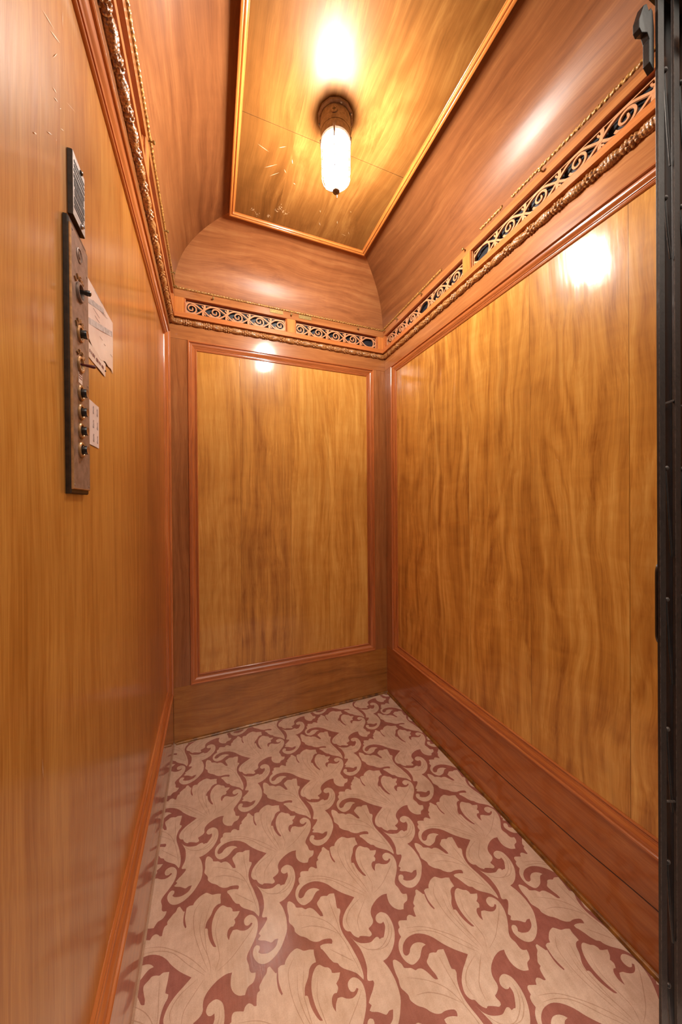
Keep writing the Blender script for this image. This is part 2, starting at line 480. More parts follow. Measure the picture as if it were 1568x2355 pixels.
FV=[[381,-53,59,318,-302,642,-829,1001,-1342,1171],[429,-38,209,472,24,1040,16,1577,252,1833],[498,-66,437,236,257,676,178,1097,248,1483],[601,-108,719,123,703,347,633,834,755,1193],[670,-135,1035,-5,1381,222,1617,397,1767,536],[326,-81,-107,315,-515,728,-927,948,-1338,1042],[492,5,388,400,336,758,319,1121,497,1644],[-531,-1727,-604,-1363,-736,-844,-983,-351,-1381,-13,-1887,251],[-779,-772,-759,-441,-794,-35,-804,258],[-623,-1405,-872,-1180,-1180,-904],[-813,-675,-1145,-401,-1509,-198,-1840,-122],[-398,-1060,-158,-1314,184,-1426,518,-1293,680,-1078,692,-847],[71,-1432,389,-1456,652,-1292,757,-1080],[157,-96,-265,-248,-473,-468,-450,-681],[327,-165,65,-380,-151,-597,-200,-866]]

def smooth_outline(flat):
    P = [Vector((flat[i] / 10000, flat[i + 1] / 10000)) for i in range(0, len(flat), 2)]
    n = len(P)
    corner = []
    for i in range(n):
        a, b = P[i] - P[i - 1], P[(i + 1) % n] - P[i]
        corner.append(a.length < 1e-6 or b.length < 1e-6 or a.angle(b) > math.radians(58))
    out = []
    for i in range(n):
        p1, p2 = P[i], P[(i + 1) % n]
        p0 = P[i - 1] if not corner[i] else p1 * 2 - p2
        p3 = P[(i + 2) % n] if not corner[(i + 1) % n] else p2 * 2 - p1
        for t in (0, 1 / 3, 2 / 3):
            t2, t3 = t * t, t * t * t
            out.append(.5 * ((2 * p1) + (p2 - p0) * t + (2 * p0 - 5 * p1 + 4 * p2 - p3) * t2 + (3 * p1 - p0 - 3 * p2 + p3) * t3))
    return out

def build_floor():
    x0, x1, y0, y1 = -.012, W + .012, -YF, .004
    bm = bmesh.new()
    for poly in (F1, F2, F3):
        out = smooth_outline(poly)
        tri = tessellate_polygon([[Vector((q.x, q.y, 0)) for q in out]])
        for i in range(-9, 10):
            for j in range(-9, 10):
                o = ORG + V1 * i + V2 * j
                if not (x0 - .4 < o.x < x1 + .4 and y0 - .4 < o.y < y1 + .4):
                    continue
                vs = [bm.verts.new((o.x + q.x, o.y + q.y, .0003)) for q in out]
                for t in tri:
                    try:
                        bm.faces.new([vs[k] for k in t])
                    except ValueError:
                        pass
    for co, no in (((x0, 0, 0), (-1, 0, 0)), ((x1, 0, 0), (1, 0, 0)), ((0, y0, 0), (0, -1, 0)), ((0, y1, 0), (0, 1, 0))):
        g = bm.verts[:] + bm.edges[:] + bm.faces[:]
        bmesh.ops.bisect_plane(bm, geom=g, plane_co=co, plane_no=no, clear_outer=True)
    for f in bm.faces:
        f.normal_update()
        if f.normal.z < 0:
            f.normal_flip()
        f.material_index = 1
    # faint darker veins drawn inside the leaves
    nv0 = len(bm.faces)
    for iv, flat in enumerate(FV):
        zv = .00042 + .00002 * iv
        P = [Vector((flat[i] / 10000, flat[i + 1] / 10000)) for i in range(0, len(flat), 2)]
        C_ = []
        for i in range(len(P) - 1):
            p0, p1, p2, p3 = P[max(i - 1, 0)], P[i], P[i + 1], P[min(i + 2, len(P) - 1)]
            for k in range(5):
                t = k / 5
                C_.append(.5 * ((2 * p1) + (p2 - p0) * t + (2 * p0 - 5 * p1 + 4 * p2 - p3) * t * t + (3 * p1 - p0 - 3 * p2 + p3) * t ** 3))
        C_.append(P[-1])
        n = len(C_)
        for i in range(-9, 10):
            for j in range(-9, 10):
                o = ORG + V1 * i + V2 * j
                if not (x0 - .1 < o.x < x1 + .15 and y0 - .15 < o.y < y1 + .1):
                    continue
                prev = None
                for k, q in enumerate(C_):
                    tv = (C_[min(k + 1, n - 1)] - C_[max(k - 1, 0)]).normalized()
                    w_ = .0010 * math.sin(PI * (k + .6) / (n + .2)) ** .6
                    a = bm.verts.new((min(max(o.x + q.x - tv.y * w_, x0), x1), min(max(o.y + q.y + tv.x * w_, y0), y1), zv))
                    b = bm.verts.new((min(max(o.x + q.x + tv.y * w_, x0), x1), min(max(o.y + q.y - tv.x * w_, y0), y1), zv))
                    if prev:
                        f = bm.faces.new((prev[0], prev[1], b, a))
                        f.normal_update()
                        if f.normal.z < 0:
                            f.normal_flip()
                        f.material_index = 3
                    prev = (a, b)
    # the linoleum sheet itself
    for vs in (((x0, y0, 0), (x1, y0, 0), (x1, y1, 0), (x0, y1, 0)),):
        top = [bm.verts.new(v) for v in vs]
        bot = [bm.verts.new((v[0], v[1], -.03)) for v in vs]
        bm.faces.new(top)
        bm.faces.new(bot[::-1])
        for k in range(4):
            bm.faces.new([top[k], bot[k], bot[(k + 1) % 4], top[(k + 1) % 4]])
    # rubbed, dirty border along the walls, tan like the motif
    for a, b in (((x0, -.016), (x1, y1)), ((x0, y0), (x0 + .012, -.016)), ((x1 - .014, y0), (x1, -.016))):
        vs = [bm.verts.new(q) for q in ((a[0], a[1], .0005), (b[0], a[1], .0005), (b[0], b[1], .0005), (a[0], b[1], .0005))]
        f = bm.faces.new(vs)
        f.material_index = 2
    me = bpy.data.meshes.new('floor')
    bm.to_mesh(me)
    bm.free()
    for m in (LINO_RED, LINO_TAN, lino('lino_border', (200, 168, 142), (166, 134, 108), (134, 108, 88), .3), LINO_VEIN):
        me.materials.append(m)
    o = bpy.data.objects.new('floor', me)
    COL.objects.link(o)
    tag(o, 'linoleum floor with tan acanthus leaves and scrolls on dark red ground', None, None, 'structure')

build_floor()

# ------------------------------------------------------------------ panelled walls
def frame_profile(depth):
    k = depth / .02
    return [(0, -.001), (0, .003), (.002, .0055), (.007, .0055), (.0095, .003), (.0105, -.0015 * k), (.0145, -.002 * k), (.0185, -.003 * k),
            (.023, -.0058 * k), (.027, -.0094 * k), (.030, -.0118 * k), (.0315, -.0122 * k), (.032, -.0152 * k), (.0345, -.0146 * k), (.037, -.0152 * k),
            (.0375, -.0168 * k), (.040, -.0142 * k), (.0435, -.0138 * k), (.0462, -.0165 * k), (.047, -.0205 * k)]

def panel_moulding(M, s0, s1, z0, z1, ps, depth, wd, mats, parent):
    """rectangular mitred frame; wd: width of the moulding"""
    prof = [(t * wd / .047, ps + p) for t, p in frame_profile(depth)]
    mb = MB()
    n = len(prof)
    rings = []
    for cs, cz, sx, sz in ((s0, z0, 1, 1), (s1, z0, -1, 1), (s1, z1, -1, -1), (s0, z1, 1, -1)):
        rings.append([M(cs + sx * t, cz + sz * t, p) for t, p in prof])
    vs = [q for r in rings for q in r]
    for k in range(4):
        k2 = (k + 1) % 4
        fs = [(k * n + i, k * n + i + 1, k2 * n + i + 1, k2 * n + i) for i in range(n - 1)]
        mb.add(vs, fs, 0 if k in (0, 2) else 1)
    o = mb.build('panel_moulding', mats, parent, fix=False)
    # split at the mitres so that every side keeps its own crisp shading
    bm = bmesh.new()
    bm.from_mesh(o.data)
    bmesh.ops.remove_doubles(bm, verts=bm.verts, dist=1e-6)
    bmesh.ops.recalc_face_normals(bm, faces=bm.faces)
    ctr = Vector(M((s0 + s1) / 2, (z0 + z1) / 2, ps + .5))
    f = max(bm.faces, key=lambda q: q.calc_area())
    if (ctr - f.calc_center_median()).dot(f.normal) < 0:
        bmesh.ops.reverse_faces(bm, faces=bm.faces)
    bm.to_mesh(o.data)
    bm.free()
    for p in o.data.polygons:
        p.use_smooth = True
    o.data.set_sharp_from_angle(angle=math.radians(32))
    return o

def wall(name, label, M, MT, sa, sb, ps, pp, zb, zt, m0, m1, ffa, ffb, openings, fdz, mats, panel_mat, scratches=(), wd=.047):
    """sa..sb full run; m0..m1 outer edges of the panel moulding; ps stile face, pp panel face"""
    rail, upright, mold_h, mold_v, frieze, skirt = mats
    slab = MB().box((sa, -.02, -.075), (sb, 2.47, -.045), 0, M)
    w = tag(slab.build(name, rail), label, None, None, 'structure')
    c = .0008
    MB().bbox((sa, zb, -.044), (m0, zt - .0006, ps), c, 0, M).build('stile', upright, w)
    MB().bbox((m1, zb, -.044), (sb, zt - .0006, ps), c, 0, M).build('stile', upright, w)
    MB().bbox((sa, zt, -.044), (sb, 2.352, ps), c, 0, M).build('top_rail', rail, w)
    # the veneered panel, gently buckled
    mb = MB()
    e = .02
    nx, nz = (320, 70) if name == 'wall_right' else (70, 90)
    rnd = random.Random(len(name) * 31 + 5)
    ph = [rnd.uniform(0, 6) for _ in range(6)]
    A0, A1, B0, B1 = m0 + e, m1 - e, zb + e, zt - e
    vs = []
    for j in range(nz + 1):
        for i in range(nx + 1):
            u, v = i / nx, j / nz
            s, z = A0 + (A1 - A0) * u, B0 + (B1 - B0) * v
            edge = min(1, min(u, 1 - u, v, 1 - v) * 9)
            d = .0007 * math.sin(7 * s + ph[0] + 1.3 * math.sin(2.1 * z + ph[1])) + .0004 * math.sin(19 * s + ph[2] + 2 * math.sin(3 * z + ph[3]))
            if name == 'wall_right':            # buckled veneer, upright creases in the middle of the sheet
                for c0, amp, zc_, zr in ((.70, 0.0021, 1.75, .34), (.785, 0.0027, 1.62, .42), (.845, 0.0021, 1.30, .36), (.93, 0.0025, 1.45, .5), (.98, 0.0017, 1.15, .3), (.60, 0.0013, 1.9, .3)):
                    sc_ = c0 + .018 * math.sin(2.6 * z + c0 * 9) + .006 * math.sin(9 * z + c0 * 30)
                    d += amp * math.exp(-((s - sc_) / .011) ** 2) * math.exp(-((z - zc_) / zr) ** 2)
                for z0_, s0_ in ((1.33, .86), (1.22, .86), (1.10, .86)):
                    d += .0004 * math.exp(-((z - z0_ - .02 * math.sin(14 * s)) / .012) ** 2) * math.exp(-((s - s0_) / .12) ** 2)
            vs.append(M(s, z, pp + d * edge))
    fs = [(j * (nx + 1) + i, j * (nx + 1) + i + 1, (j + 1) * (nx + 1) + i + 1, (j + 1) * (nx + 1) + i) for j in range(nz) for i in range(nx)]
    if M is not MBACK and M((0), 0, 0) == M(0, 0, 0):
        pass
    mb.add(vs, fs, 0)
    for (s, z, l, ang, wdt) in scratches:
        ds, dz = math.cos(ang) * l / 2, math.sin(ang) * l / 2
        ns, nz_ = -math.sin(ang) * wdt / 2, math.cos(ang) * wdt / 2
        p = pp + .0013
        mb.add([M(s - ds, z - dz, p), M(s + ns, z + nz_, p), M(s + ds, z + dz, p), M(s - ns, z - nz_, p)], [(0, 1, 2, 3)], 1)
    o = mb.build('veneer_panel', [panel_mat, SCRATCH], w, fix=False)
    bm = bmesh.new()
    bm.from_mesh(o.data)
    inward = Vector(M(0, 0, 1)) - Vector(M(0, 0, 0))
    for f in bm.faces:
        f.normal_update()
        if f.normal.dot(inward) < 0:
            f.normal_flip()
    bm.to_mesh(o.data)
    bm.free()
    for p in o.data.polygons:
        p.use_smooth = True
    panel_moulding(M, m0, m1, zb, zt, ps, ps - pp, wd, (mold_h, mold_v), w)
    # frieze: two rails and the uprights between the grilles
    FT = .0175
    MB().bbox((ffa, 2.327, ps - .02), (ffb, 2.353, FT), .0006, 0, MT).build('frieze_rail', frieze, w)
    MB().bbox((ffa, 2.433, ps - .02), (ffb, 2.4735, FT), .0006, 0, MT).build('frieze_rail', rail, w)
    edges = [ffa] + [q for op in openings for q in op] + [ffb]
    for k in range(0, len(edges), 2):
        if edges[k + 1] - edges[k] > .004:
            MB().bbox((edges[k], 2.353, ps - .02), (edges[k + 1], 2.433, FT), .0004, 0, MT).build('frieze_upright', LIGHT_Z, w)
    return w

SCR_LEFT = [(1.385, 2.025, .05, 2.6, 0.00136), (1.362, 2.03, .045, 2.5, 0.00217), (1.333, 2.098, .03, 1.6, 0.00124), (1.363, 2.0, .03, 2.1, 0.00112), (1.366, 1.943, .016, 2.7, 0.00186),
            (1.362, 1.933, .018, 2.6, 0.00186), (1.346, 1.937, .01, 2.3, 0.00124), (1.43, 1.81, .01, 2.5, 0.00186), (1.385, 1.857, .02, 2.5, 0.00186), (1.30, 1.99, .05, 2.55, 0.00074),
            (1.24, 1.62, .03, 2.1, 0.00074), (1.19, 1.72, .05, 2.2, 0.00099), (1.16, 1.66, .03, 2.0, 0.00087), (1.34, 1.91, .02, 2.5, 0.00124), (1.43, .94, .03, 1.5, 0.00124),
            (.9, .70, .05, 1.1, 0.00074), (.86, .62, .04, 1.2, 0.00074)]
SCR_BACK = [(.80, 1.86, .004, 0, 0.00186), (.70, .95, .02, 1.5, 0.00050), (.50, .72, .02, 1.2, 0.00050), (.64, 1.4, .008, .6, 0.00062)]
SCR_RIGHT = [(.35, 1.05, .02, .5, 0.00050), (.62, .9, .03, .5, 0.00050), (.9, 1.1, .02, .3, 0.00050), (1.2, 1.45, .02, 2.3, 0.00050), (1.0, .82, .05, .5, 0.00043), (.52, 1.2, .01, .4, 0.00062)]

OPEN_BACK = [(.066, .634), (.681, 1.254)]
OPEN_LEFT = [(.034, .792), (.837, 1.62)]
OPEN_RIGHT = [(.034, .782), (.827, 1.62)]
WB = wall('wall_back', 'back wall of the lift car with one tall golden veneer panel', MBACK, MBACK, -.08, W + .08, 0.0, -.02, .307, 2.2135, .0798, 1.2276,
          .0178, W - .0178, OPEN_BACK, 0, (FRAME_X, FRAME_Z, MOLD_X, MOLD_Z, LIGHT_X, BASE_X), PANEL_BACK, SCR_BACK)
WL = wall('wall_left', 'left wall of the lift car carrying the control panel and papers', MLEFT, MLEFT, -.0, YF, -.006, -.028, .285, 2.235, .035, 1.615,
          .0, YF, OPEN_LEFT, 0, (FRAME_Y, FRAME_Z, MOLD_Y, MOLD_Z, LIGHT_Y, BASE_Y), PANEL_LEFT, SCR_LEFT)
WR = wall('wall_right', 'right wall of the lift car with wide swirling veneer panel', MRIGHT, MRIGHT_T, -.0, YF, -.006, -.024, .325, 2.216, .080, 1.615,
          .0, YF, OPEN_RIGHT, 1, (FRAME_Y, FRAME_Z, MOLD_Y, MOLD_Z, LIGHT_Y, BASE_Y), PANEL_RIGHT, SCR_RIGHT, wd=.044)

# skirting boards (the bottom rails run down to the floor)
tag(MB().bbox((-.005, .0, -.044), (W + .005, .3065, 0.0), .0008, 0, MBACK).build('baseboard_back', BASE_X), 'deep brown skirting board under the back panel', None, None, 'structure')
tag(MB().bbox((.0005, .0, -.044), (YF, .2845, -.006), .0008, 0, MLEFT).build('baseboard_left', BASE_Y), 'deep polished skirting board along the left wall', None, None, 'structure')
br = MB()
br.bbox((.0005, .0, -.044), (YF, .3245, -.006), .0008, 0, MRIGHT)
cr = []
for k in range(60):          # the long split in the right-hand board
    s = .30 + 1.3 * k / 59
    cr.append((s, .124 + .052 * (s - .3) + .004 * math.sin(4 * s) + .0012 * math.sin(23 * s)))
br.ribbon(cr, [.0012 + .0016 * min(1, k / 25) for k in range(60)], -.0063, -.0052, MRIGHT, 1)
tag(br.build('baseboard_right', [BASE_Y, SEAM]), 'deep skirting board with a long split along the right wall', None, None, 'structure')
# little gilt shoe strips at the floor
def shoe(M, a, b, base, name, label):
    mb = MB()
    prof = [(base, .0006), (base + .011, .0006), (base + .011, .004), (base + .009, .0085), (base + .005, .011), (base, .012)]
    mb.loft([[M(s, z, p) for p, z in prof] for s in (a, b)], True, True)
    tag(mb.build(name, SHOE, smooth=40), label, None, None, 'structure')
shoe(MBACK, .006, W - .006, .0002, 'trim_1', 'thin gilt shoe strip at the foot of the back wall')
shoe(MRIGHT, .012, YF, -.0058, 'trim_2', 'thin gilt shoe strip at the foot of the right wall')

# carved rope mouldings below the frieze
def rope(M, a, b, zc, pc, name, label):
    r0, L = .0138, .104
    nu = int((b - a) / .0018)
    nv = 34
    mb = MB()
    rnd = random.Random(5)
    jit = [rnd.uniform(-1, 1) for _ in range(4000)]
    rings = []
    for i in range(nu + 1):
        s = a + (b - a) * i / nu
        ph = (s % L) / L
        k = int(s / L)
        ring = []
        for j in range(nv):
            th = 2 * PI * j / nv
            if ph < .55:                         # pointed leaves wrapped round the core
                q = ph / .55
                d_ = 1 if k % 2 else -1
                lobe = abs(math.sin(2.5 * th + d_ * 3.2 * q))
                vein = abs(math.sin(10 * th + d_ * 14 * q))
                r = r0 - .0020 + .0054 * math.sin(PI * q) ** .7 * (.35 + .65 * lobe ** .6) - .0022 * (1 - vein) ** 3 \
                    + .0007 * math.cos(2 * PI * s / .0085)
            else:                                # clusters of berries and small flowers
                q = (ph - .55) / .45
                env = math.sin(PI * q) ** .5
                row = int(q * 4)
                bu = abs(math.sin(PI * (q * 4)))
                bv = abs(math.sin(3.5 * th + row * 1.57))
                r = r0 - .0034 + .0078 * env * (bu * bv) ** .7 + .0006 * jit[(i * 7 + j) % 4000]
            ring.append(M(s, zc + math.cos(th) * r, pc + math.sin(th) * r))
        rings.append(ring)
    mb.loft(rings, True, True)
    return tag(mb.build(name, ROPE, smooth=75), label, None, None, 'structure')
rope(MBACK, .006, W - .006, 2.3055, .004, 'trim_3', 'carved leaf and berry rope moulding across the back wall')
rope(MLEFT, .004, YF, 2.3055, .000, 'trim_4', 'carved leaf and berry rope moulding along the left wall')
rope(MRIGHT_T, .004, YF, 2.3055, .000, 'trim_5', 'carved leaf and berry rope moulding along the right wall')

# small twisted bead on top of the frieze, broken in places on the right
def bead(M, a, b, name, label):
    nu = int((b - a) / .002)
    mb = MB()
    rings = []
    for i in range(nu + 1):
        s = a + (b - a) * i / nu
        ring = []
        for j in range(10):
            th = 2 * PI * j / 10
            r = .0056 + .0015 * math.sin(2 * th + 2 * PI * s / .016) + .0007 * math.cos(2 * PI * s / .0071 + th)
            ring.append(M(s, 2.4795 + math.cos(th) * r, .0185 + math.sin(th) * r))
        rings.append(ring)
    mb.loft(rings, True, True)
    tag(mb.build(name, BEAD, smooth=70), label, None, None, 'structure')
bead(MBACK, .022, W - .022, 'trim_6', 'thin gilt bead above the back frieze')
bead(MLEFT, .022, YF, 'trim_7', 'thin gilt bead above the left frieze')
bead(MRIGHT_T, .022, .637, 'trim_8', 'far remaining length of gilt bead above the right frieze')
bead(MRIGHT_T, .893, 1.009, 'trim_9', 'short broken-off length of gilt bead above the right frieze')
bead(MRIGHT_T, 1.054, YF, 'trim_10', 'near remaining length of gilt bead above the right frieze')

# ------------------------------------------------------------------ ceiling with coves
COVE = [(.0176, 2.474), (.0195, 2.505), (.0255, 2.548), (.038, 2.590), (.056, 2.626), (.080, 2.659), (.112, 2.687), (.150, 2.709), (.195, 2.7265), (.245, 2.738), (.29, 2.7425), (.34, 2.7445)]
def fine_profile(P, k=4):
    out = []
    for i in range(len(P) - 1):
        p0, p1, p2, p3 = P[max(i - 1, 0)], P[i], P[i + 1], P[min(i + 2, len(P) - 1)]
        for q in range(k):
            t = q / k
            out.append(tuple(.5 * (2 * p1[c] + (p2[c] - p0[c]) * t + (2 * p0[c] - 5 * p1[c] + 4 * p2[c] - p3[c]) * t * t + (3 * p1[c] - p0[c] - 3 * p2[c] + p3[c]) * t ** 3) for c in (0, 1)))
    out.append(P[-1])
    return out
CV = fine_profile(COVE)
def cove_outer(P, t=.008):
    out = []
    for i, (a, z) in enumerate(P):
        p0, p1 = P[max(i - 1, 0)], P[min(i + 1, len(P) - 1)]
        dx, dz = p1[0] - p0[0], p1[1] - p0[1]
        l = math.hypot(dx, dz)
        out.append((a - dz / l * t, z + dx / l * t))
    return out
CO = cove_outer(CV)
ceiling = tag(MB().box((-.06, -YF, 2.756), (W + .06, .06, 2.78)).build('ceiling', FRAME_Y), 'coved ceiling of the lift car with raised centre panel', None, None, 'structure')
def cove(ends, mat):
    """ends(offset) -> two plan points of the line at that distance from the wall"""
    mb = MB()
    rings = []
    for k in (0, 1):
        rings.append([(ends(a)[k][0], ends(a)[k][1], z) for a, z in CV] + [(ends(max(0, CV[i][0]))[k][0] + 0, ends(max(0, CV[i][0]))[k][1], CO[i][1]) if False else (ends(CO[i][0])[k][0], ends(CO[i][0])[k][1], CO[i][1]) for i in range(len(CO) - 1, -1, -1)])
    mb.loft(rings, True, True)
    return mb.build('cove', mat, ceiling, smooth=40)
cove(lambda a: ((a, -a), (W - a, -a)), COVE_X)
cove(lambda a: ((a, -a), (a, -YF)), COVE_Y)
cove(lambda a: ((W - a, -a), (W - a, -YF)), COVE_Y)
# raised centre boards
FX0, FX1, FYB = .287, 1.022, -.293
e = .016
bo = MB().box((FX0 + e, -.7562, 2.7295), (FX1 - e, FYB - e, 2.7545))
for (x, y, l, a, w_) in [(.40, -.66, .05, .3, .002), (.47, -.69, .03, -.5, .0016), (.44, -.60, .06, -.6, .0016), (.52, -.65, .02, 1.2, .003), (.50, -.60, .018, .9, .002), (.55, -.56, .012, .4, .003),
                         (.46, -.57, .05, -.7, .0012), (.72, -.40, .02, .9, .0016), (.70, -.47, .012, 1.1, .003), (.80, -.44, .018, 1.2, .003), (.86, -.38, .03, .1, .0014), (.88, -.40, .02, 1.0, .0014), (.84, -.52, .008, .3, .002)]:
    dx, dy = math.cos(a) * l / 2, math.sin(a) * l / 2
    nx, ny = -math.sin(a) * w_ / 2, math.cos(a) * w_ / 2
    bo.add([(x - dx, y - dy, 2.7290), (x + nx, y + ny, 2.7290), (x + dx, y + dy, 2.7290), (x - nx, y - ny, 2.7290)], [(0, 1, 2, 3)], 1)
rnd = random.Random(3)
for cx, cy, r in ((.522, -.42, .030), (.50, -.40, .016), (.545, -.40, .02), (.414, -.345, .022), (.395, -.36, .014), (.47, -.355, .012)):
    for q in range(12):
        a0 = rnd.uniform(0, 6.28)
        d = rnd.uniform(0, r)
        x, y, s_ = cx + math.cos(a0) * d, cy + math.sin(a0) * d * .7, rnd.uniform(.001, .0034)
        bo.add([(x + s_ * math.cos(t + a0) * rnd.uniform(.5, 1.3), y + s_ * math.sin(t + a0) * rnd.uniform(.5, 1.3), 2.7289) for t in (0, 1.1, 2.2, 3.3, 4.4, 5.4)], [(0, 1, 2, 3, 4, 5)], 2)
bo.build('ceiling_board', [CEIL, SCRATCH, SCUFF], ceiling)
MB().box((FX0 + e, -YF, 2.7295), (FX1 - e, -.7584, 2.7545)).build('ceiling_board', [CEIL], ceiling)
MB().box((FX0 + e, -.7600, 2.7315), (FX1 - e, -.7545, 2.7345)).build('joint_strip', SEAM, ceiling)
def ceiling_moulding():
    prof = [(.0, 2.752), (0, 2.7225), (.0015, 2.7200), (.0045, 2.7190), (.0085, 2.7200), (.0105, 2.7222), (.0112, 2.7246), (.0135, 2.7226), (.0165, 2.7220), (.0195, 2.7236), (.0208, 2.7262),
            (.0215, 2.7280), (.0245, 2.7285), (.0255, 2.7296), (.0255, 2.752)]
    n = len(prof)
    rings = [[(FX0 - .009 + t, -YF, z) for t, z in prof], [(FX0 + t, FYB - t, z) for t, z in prof],
             [(FX1 - t, FYB - t, z) for t, z in prof], [(FX1 - .016 - t, -YF, z) for t, z in prof]]
    mb = MB()
    vs = [q for r in rings for q in r]
    for k in range(3):
        mb.add(vs, [(k * n + i, k * n + i + 1, (k + 1) * n + i + 1, (k + 1) * n + i) for i in range(n - 1)], 1 if k == 1 else 0)
    o = mb.build('ceiling_moulding', [CFRAME_Y, CFRAME_X], ceiling, fix=False)
    bm = bmesh.new()
    bm.from_mesh(o.data)
    bmesh.ops.remove_doubles(bm, verts=bm.verts, dist=1e-6)
    bmesh.ops.recalc_face_normals(bm, faces=bm.faces)
    low = min(bm.faces, key=lambda f: f.calc_center_median().z)
    if low.normal.z > 0:
        bmesh.ops.reverse_faces(bm, faces=bm.faces)
    bm.to_mesh(o.data)
    bm.free()
    for p in o.data.polygons:
        p.use_smooth = True
    o.data.set_sharp_from_angle(angle=math.radians(35))
ceiling_moulding()
# ------------------------------------------------------------------ fretwork grilles in the frieze
def grille(M, a, b, centres, pitch, label, group, missing=(), mirror_last=False):
    zc, h = 2.392, .0395
    root = tag(empty('vent_grille', M((a + b) / 2, 2.353, -.01)), label, 'ventilation grille', group)
    MB().box((a + .0005, 2.3535, -.024), (b - .0005, 2.4325, -.018), 0, M).build('backing', BLACK_BACK, root)
    # thin sunk rim round the opening
    fr = MB()
    prof = [(0, -.0155), (0, .0155), (.0022, .0165), (.0042, .0150), (.0046, .0095), (.0085, .0080), (.0090, -.0155)]
    n = len(prof)
    rings = [[M(cs + sx * t, cz + sz * t * (1.0), p) for t, p in prof] for cs, cz, sx, sz in
             ((a + .0002, 2.3532, 1, .35), (b - .0002, 2.3532, -1, .35), (b - .0002, 2.4328, -1, 1), (a + .0002, 2.4328, 1, 1))]
    fr.loft(rings, True, False, 0, True)
    fr.build('rim', MOLD_X if M is MBACK else MOLD_Y, root, smooth=30)
    # the sawn scrolls
    mb = MB()
    lo, hi = -.004, .002
    z0, z1 = 2.3565, 2.4240
    zc, hh = (z0 + z1) / 2, (z1 - z0) / 2
    A, B = a + .009, b - .009
    for za, zb_ in ((z0, z0 + .0035), (z1 - .0035, z1)):
        mb.box((A, za, lo), (B, zb_, hi), 0, M)
    for sa_, sb_ in ((A, A + .0035), (B - .0035, B)):
        mb.box((sa_, z0, lo), (sb_, z1, hi), 0, M)
    cnt = [0]
    def rib(pts, w):
        cnt[0] += 1
        w = [x * 1.28 for x in w] if isinstance(w, list) else w * 1.28
        mb.ribbon(pts, w, lo, hi + .00004 * (cnt[0] % 17), M)
    def bez(p0, p1, p2, p3, k=14):
        o = []
        for i in range(k + 1):
            t = i / k
            o.append(tuple((1 - t) ** 3 * p0[c] + 3 * t * (1 - t) ** 2 * p1[c] + 3 * t * t * (1 - t) * p2[c] + t ** 3 * p3[c] for c in (0, 1)))
        return o
    lo2, hi2 = lo, hi
    for i, c in enumerate(centres):
        L_, R_ = c - pitch / 2, c + pitch / 2
        first, last = i == 0, i == len(centres) - 1
        R0 = hh * .80
        # the big round scroll
        if i not in missing:
            pts, ws = [], []
            turns = 1.55
            sgn = -1 if (mirror_last and last) else 1
            for k in range(46):
                t = k / 45
                ang = math.radians(205) - sgn * 0 + t * turns * 2 * PI
                r = R0 * (1 - t) ** .85 * .94 + hh * .10
                x_ = math.cos(ang) * r * sgn
                pts.append((c + x_ * 1.06, zc + math.sin(ang) * r))
                ws.append(.0062 - .0020 * t if k < 43 else .0075)
            rib(pts, ws)
        else:
            rib([(c + (.30 + .58 * math.cos(q)) * hh * 1.1, zc + .86 * hh * math.sin(q)) for q in [(-1.9 + 3.8 * k / 20) for k in range(21)]], .0055)
        # strands that run over and under the scroll to the crossings
        xl = L_ if not first else A
        xr = R_ if not last else B
        if first:
            rib(bez((A, zc + .3 * hh), (c - .62 * hh, zc + .9 * hh), (c - .2 * hh, zc + .98 * hh), (c + .15 * hh, zc + .84 * hh)), .0058)
            rib(bez((A, zc - .3 * hh), (c - .62 * hh, zc - .95 * hh), (c - .2 * hh, zc - 1.0 * hh), (c + .15 * hh, zc - .9 * hh)), .0058)
        else:
            rib(bez((L_, zc), (L_ + .3 * hh, zc + .25 * hh), (c - 1.0 * hh, zc + .95 * hh), (c, zc + .86 * hh)), .0058)
            rib(bez((L_, zc), (L_ + .35 * hh, zc - .30 * hh), (c - .95 * hh, zc - .98 * hh), (c, zc - .88 * hh)), .0058)
        if last:
            rib(bez((c, zc + .86 * hh), (c + .3 * hh, zc + .98 * hh), (c + .7 * hh, zc + .8 * hh), (B, zc + .2 * hh)), .0058)
            rib(bez((c, zc - .88 * hh), (c + .3 * hh, zc - 1.0 * hh), (c + .7 * hh, zc - .9 * hh), (B, zc - .2 * hh)), .0058)
        else:
            rib(bez((c, zc + .86 * hh), (c + .8 * hh, zc + .80 * hh), (R_ - .5 * hh, zc + .10 * hh), (R_, zc)), .0058)
            rib(bez((c, zc - .88 * hh), (c + .9 * hh, zc - .92 * hh), (R_ - .5 * hh, zc - .22 * hh), (R_, zc)), .0058)
            # crossing boss and the two little hooked buds
            mb.prism([(R_ + .0075 * math.cos(q), zc + .0062 * math.sin(q)) for q in [2 * PI * k / 12 for k in range(12)]], lo, hi + .0009, M)
            rib(bez((R_, zc), (R_ + .16 * hh, zc + .40 * hh), (R_ + .26 * hh, zc + .62 * hh), (R_ + .12 * hh, zc + .96 * hh), 8), [.0078] * 6 + [.0088] * 3)
            rib(bez((R_ + .17 * hh, zc + .42 * hh), (R_ - .12 * hh, zc + .45 * hh), (R_ - .24 * hh, zc + .60 * hh), (R_ - .20 * hh, zc + .76 * hh), 6), .0042)
            rib(bez((R_, zc), (R_ - .06 * hh, zc - .35 * hh), (R_ - .16 * hh, zc - .62 * hh), (R_ - .02 * hh, zc - .96 * hh), 8), [.0078] * 6 + [.0088] * 3)
            rib(bez((R_ - .08 * hh, zc - .42 * hh), (R_ + .2 * hh, zc - .44 * hh), (R_ + .30 * hh, zc - .62 * hh), (R_ + .24 * hh, zc - .76 * hh), 6), .0042)
    mb.build('fretwork', FRET, root, fix=True)
    return root

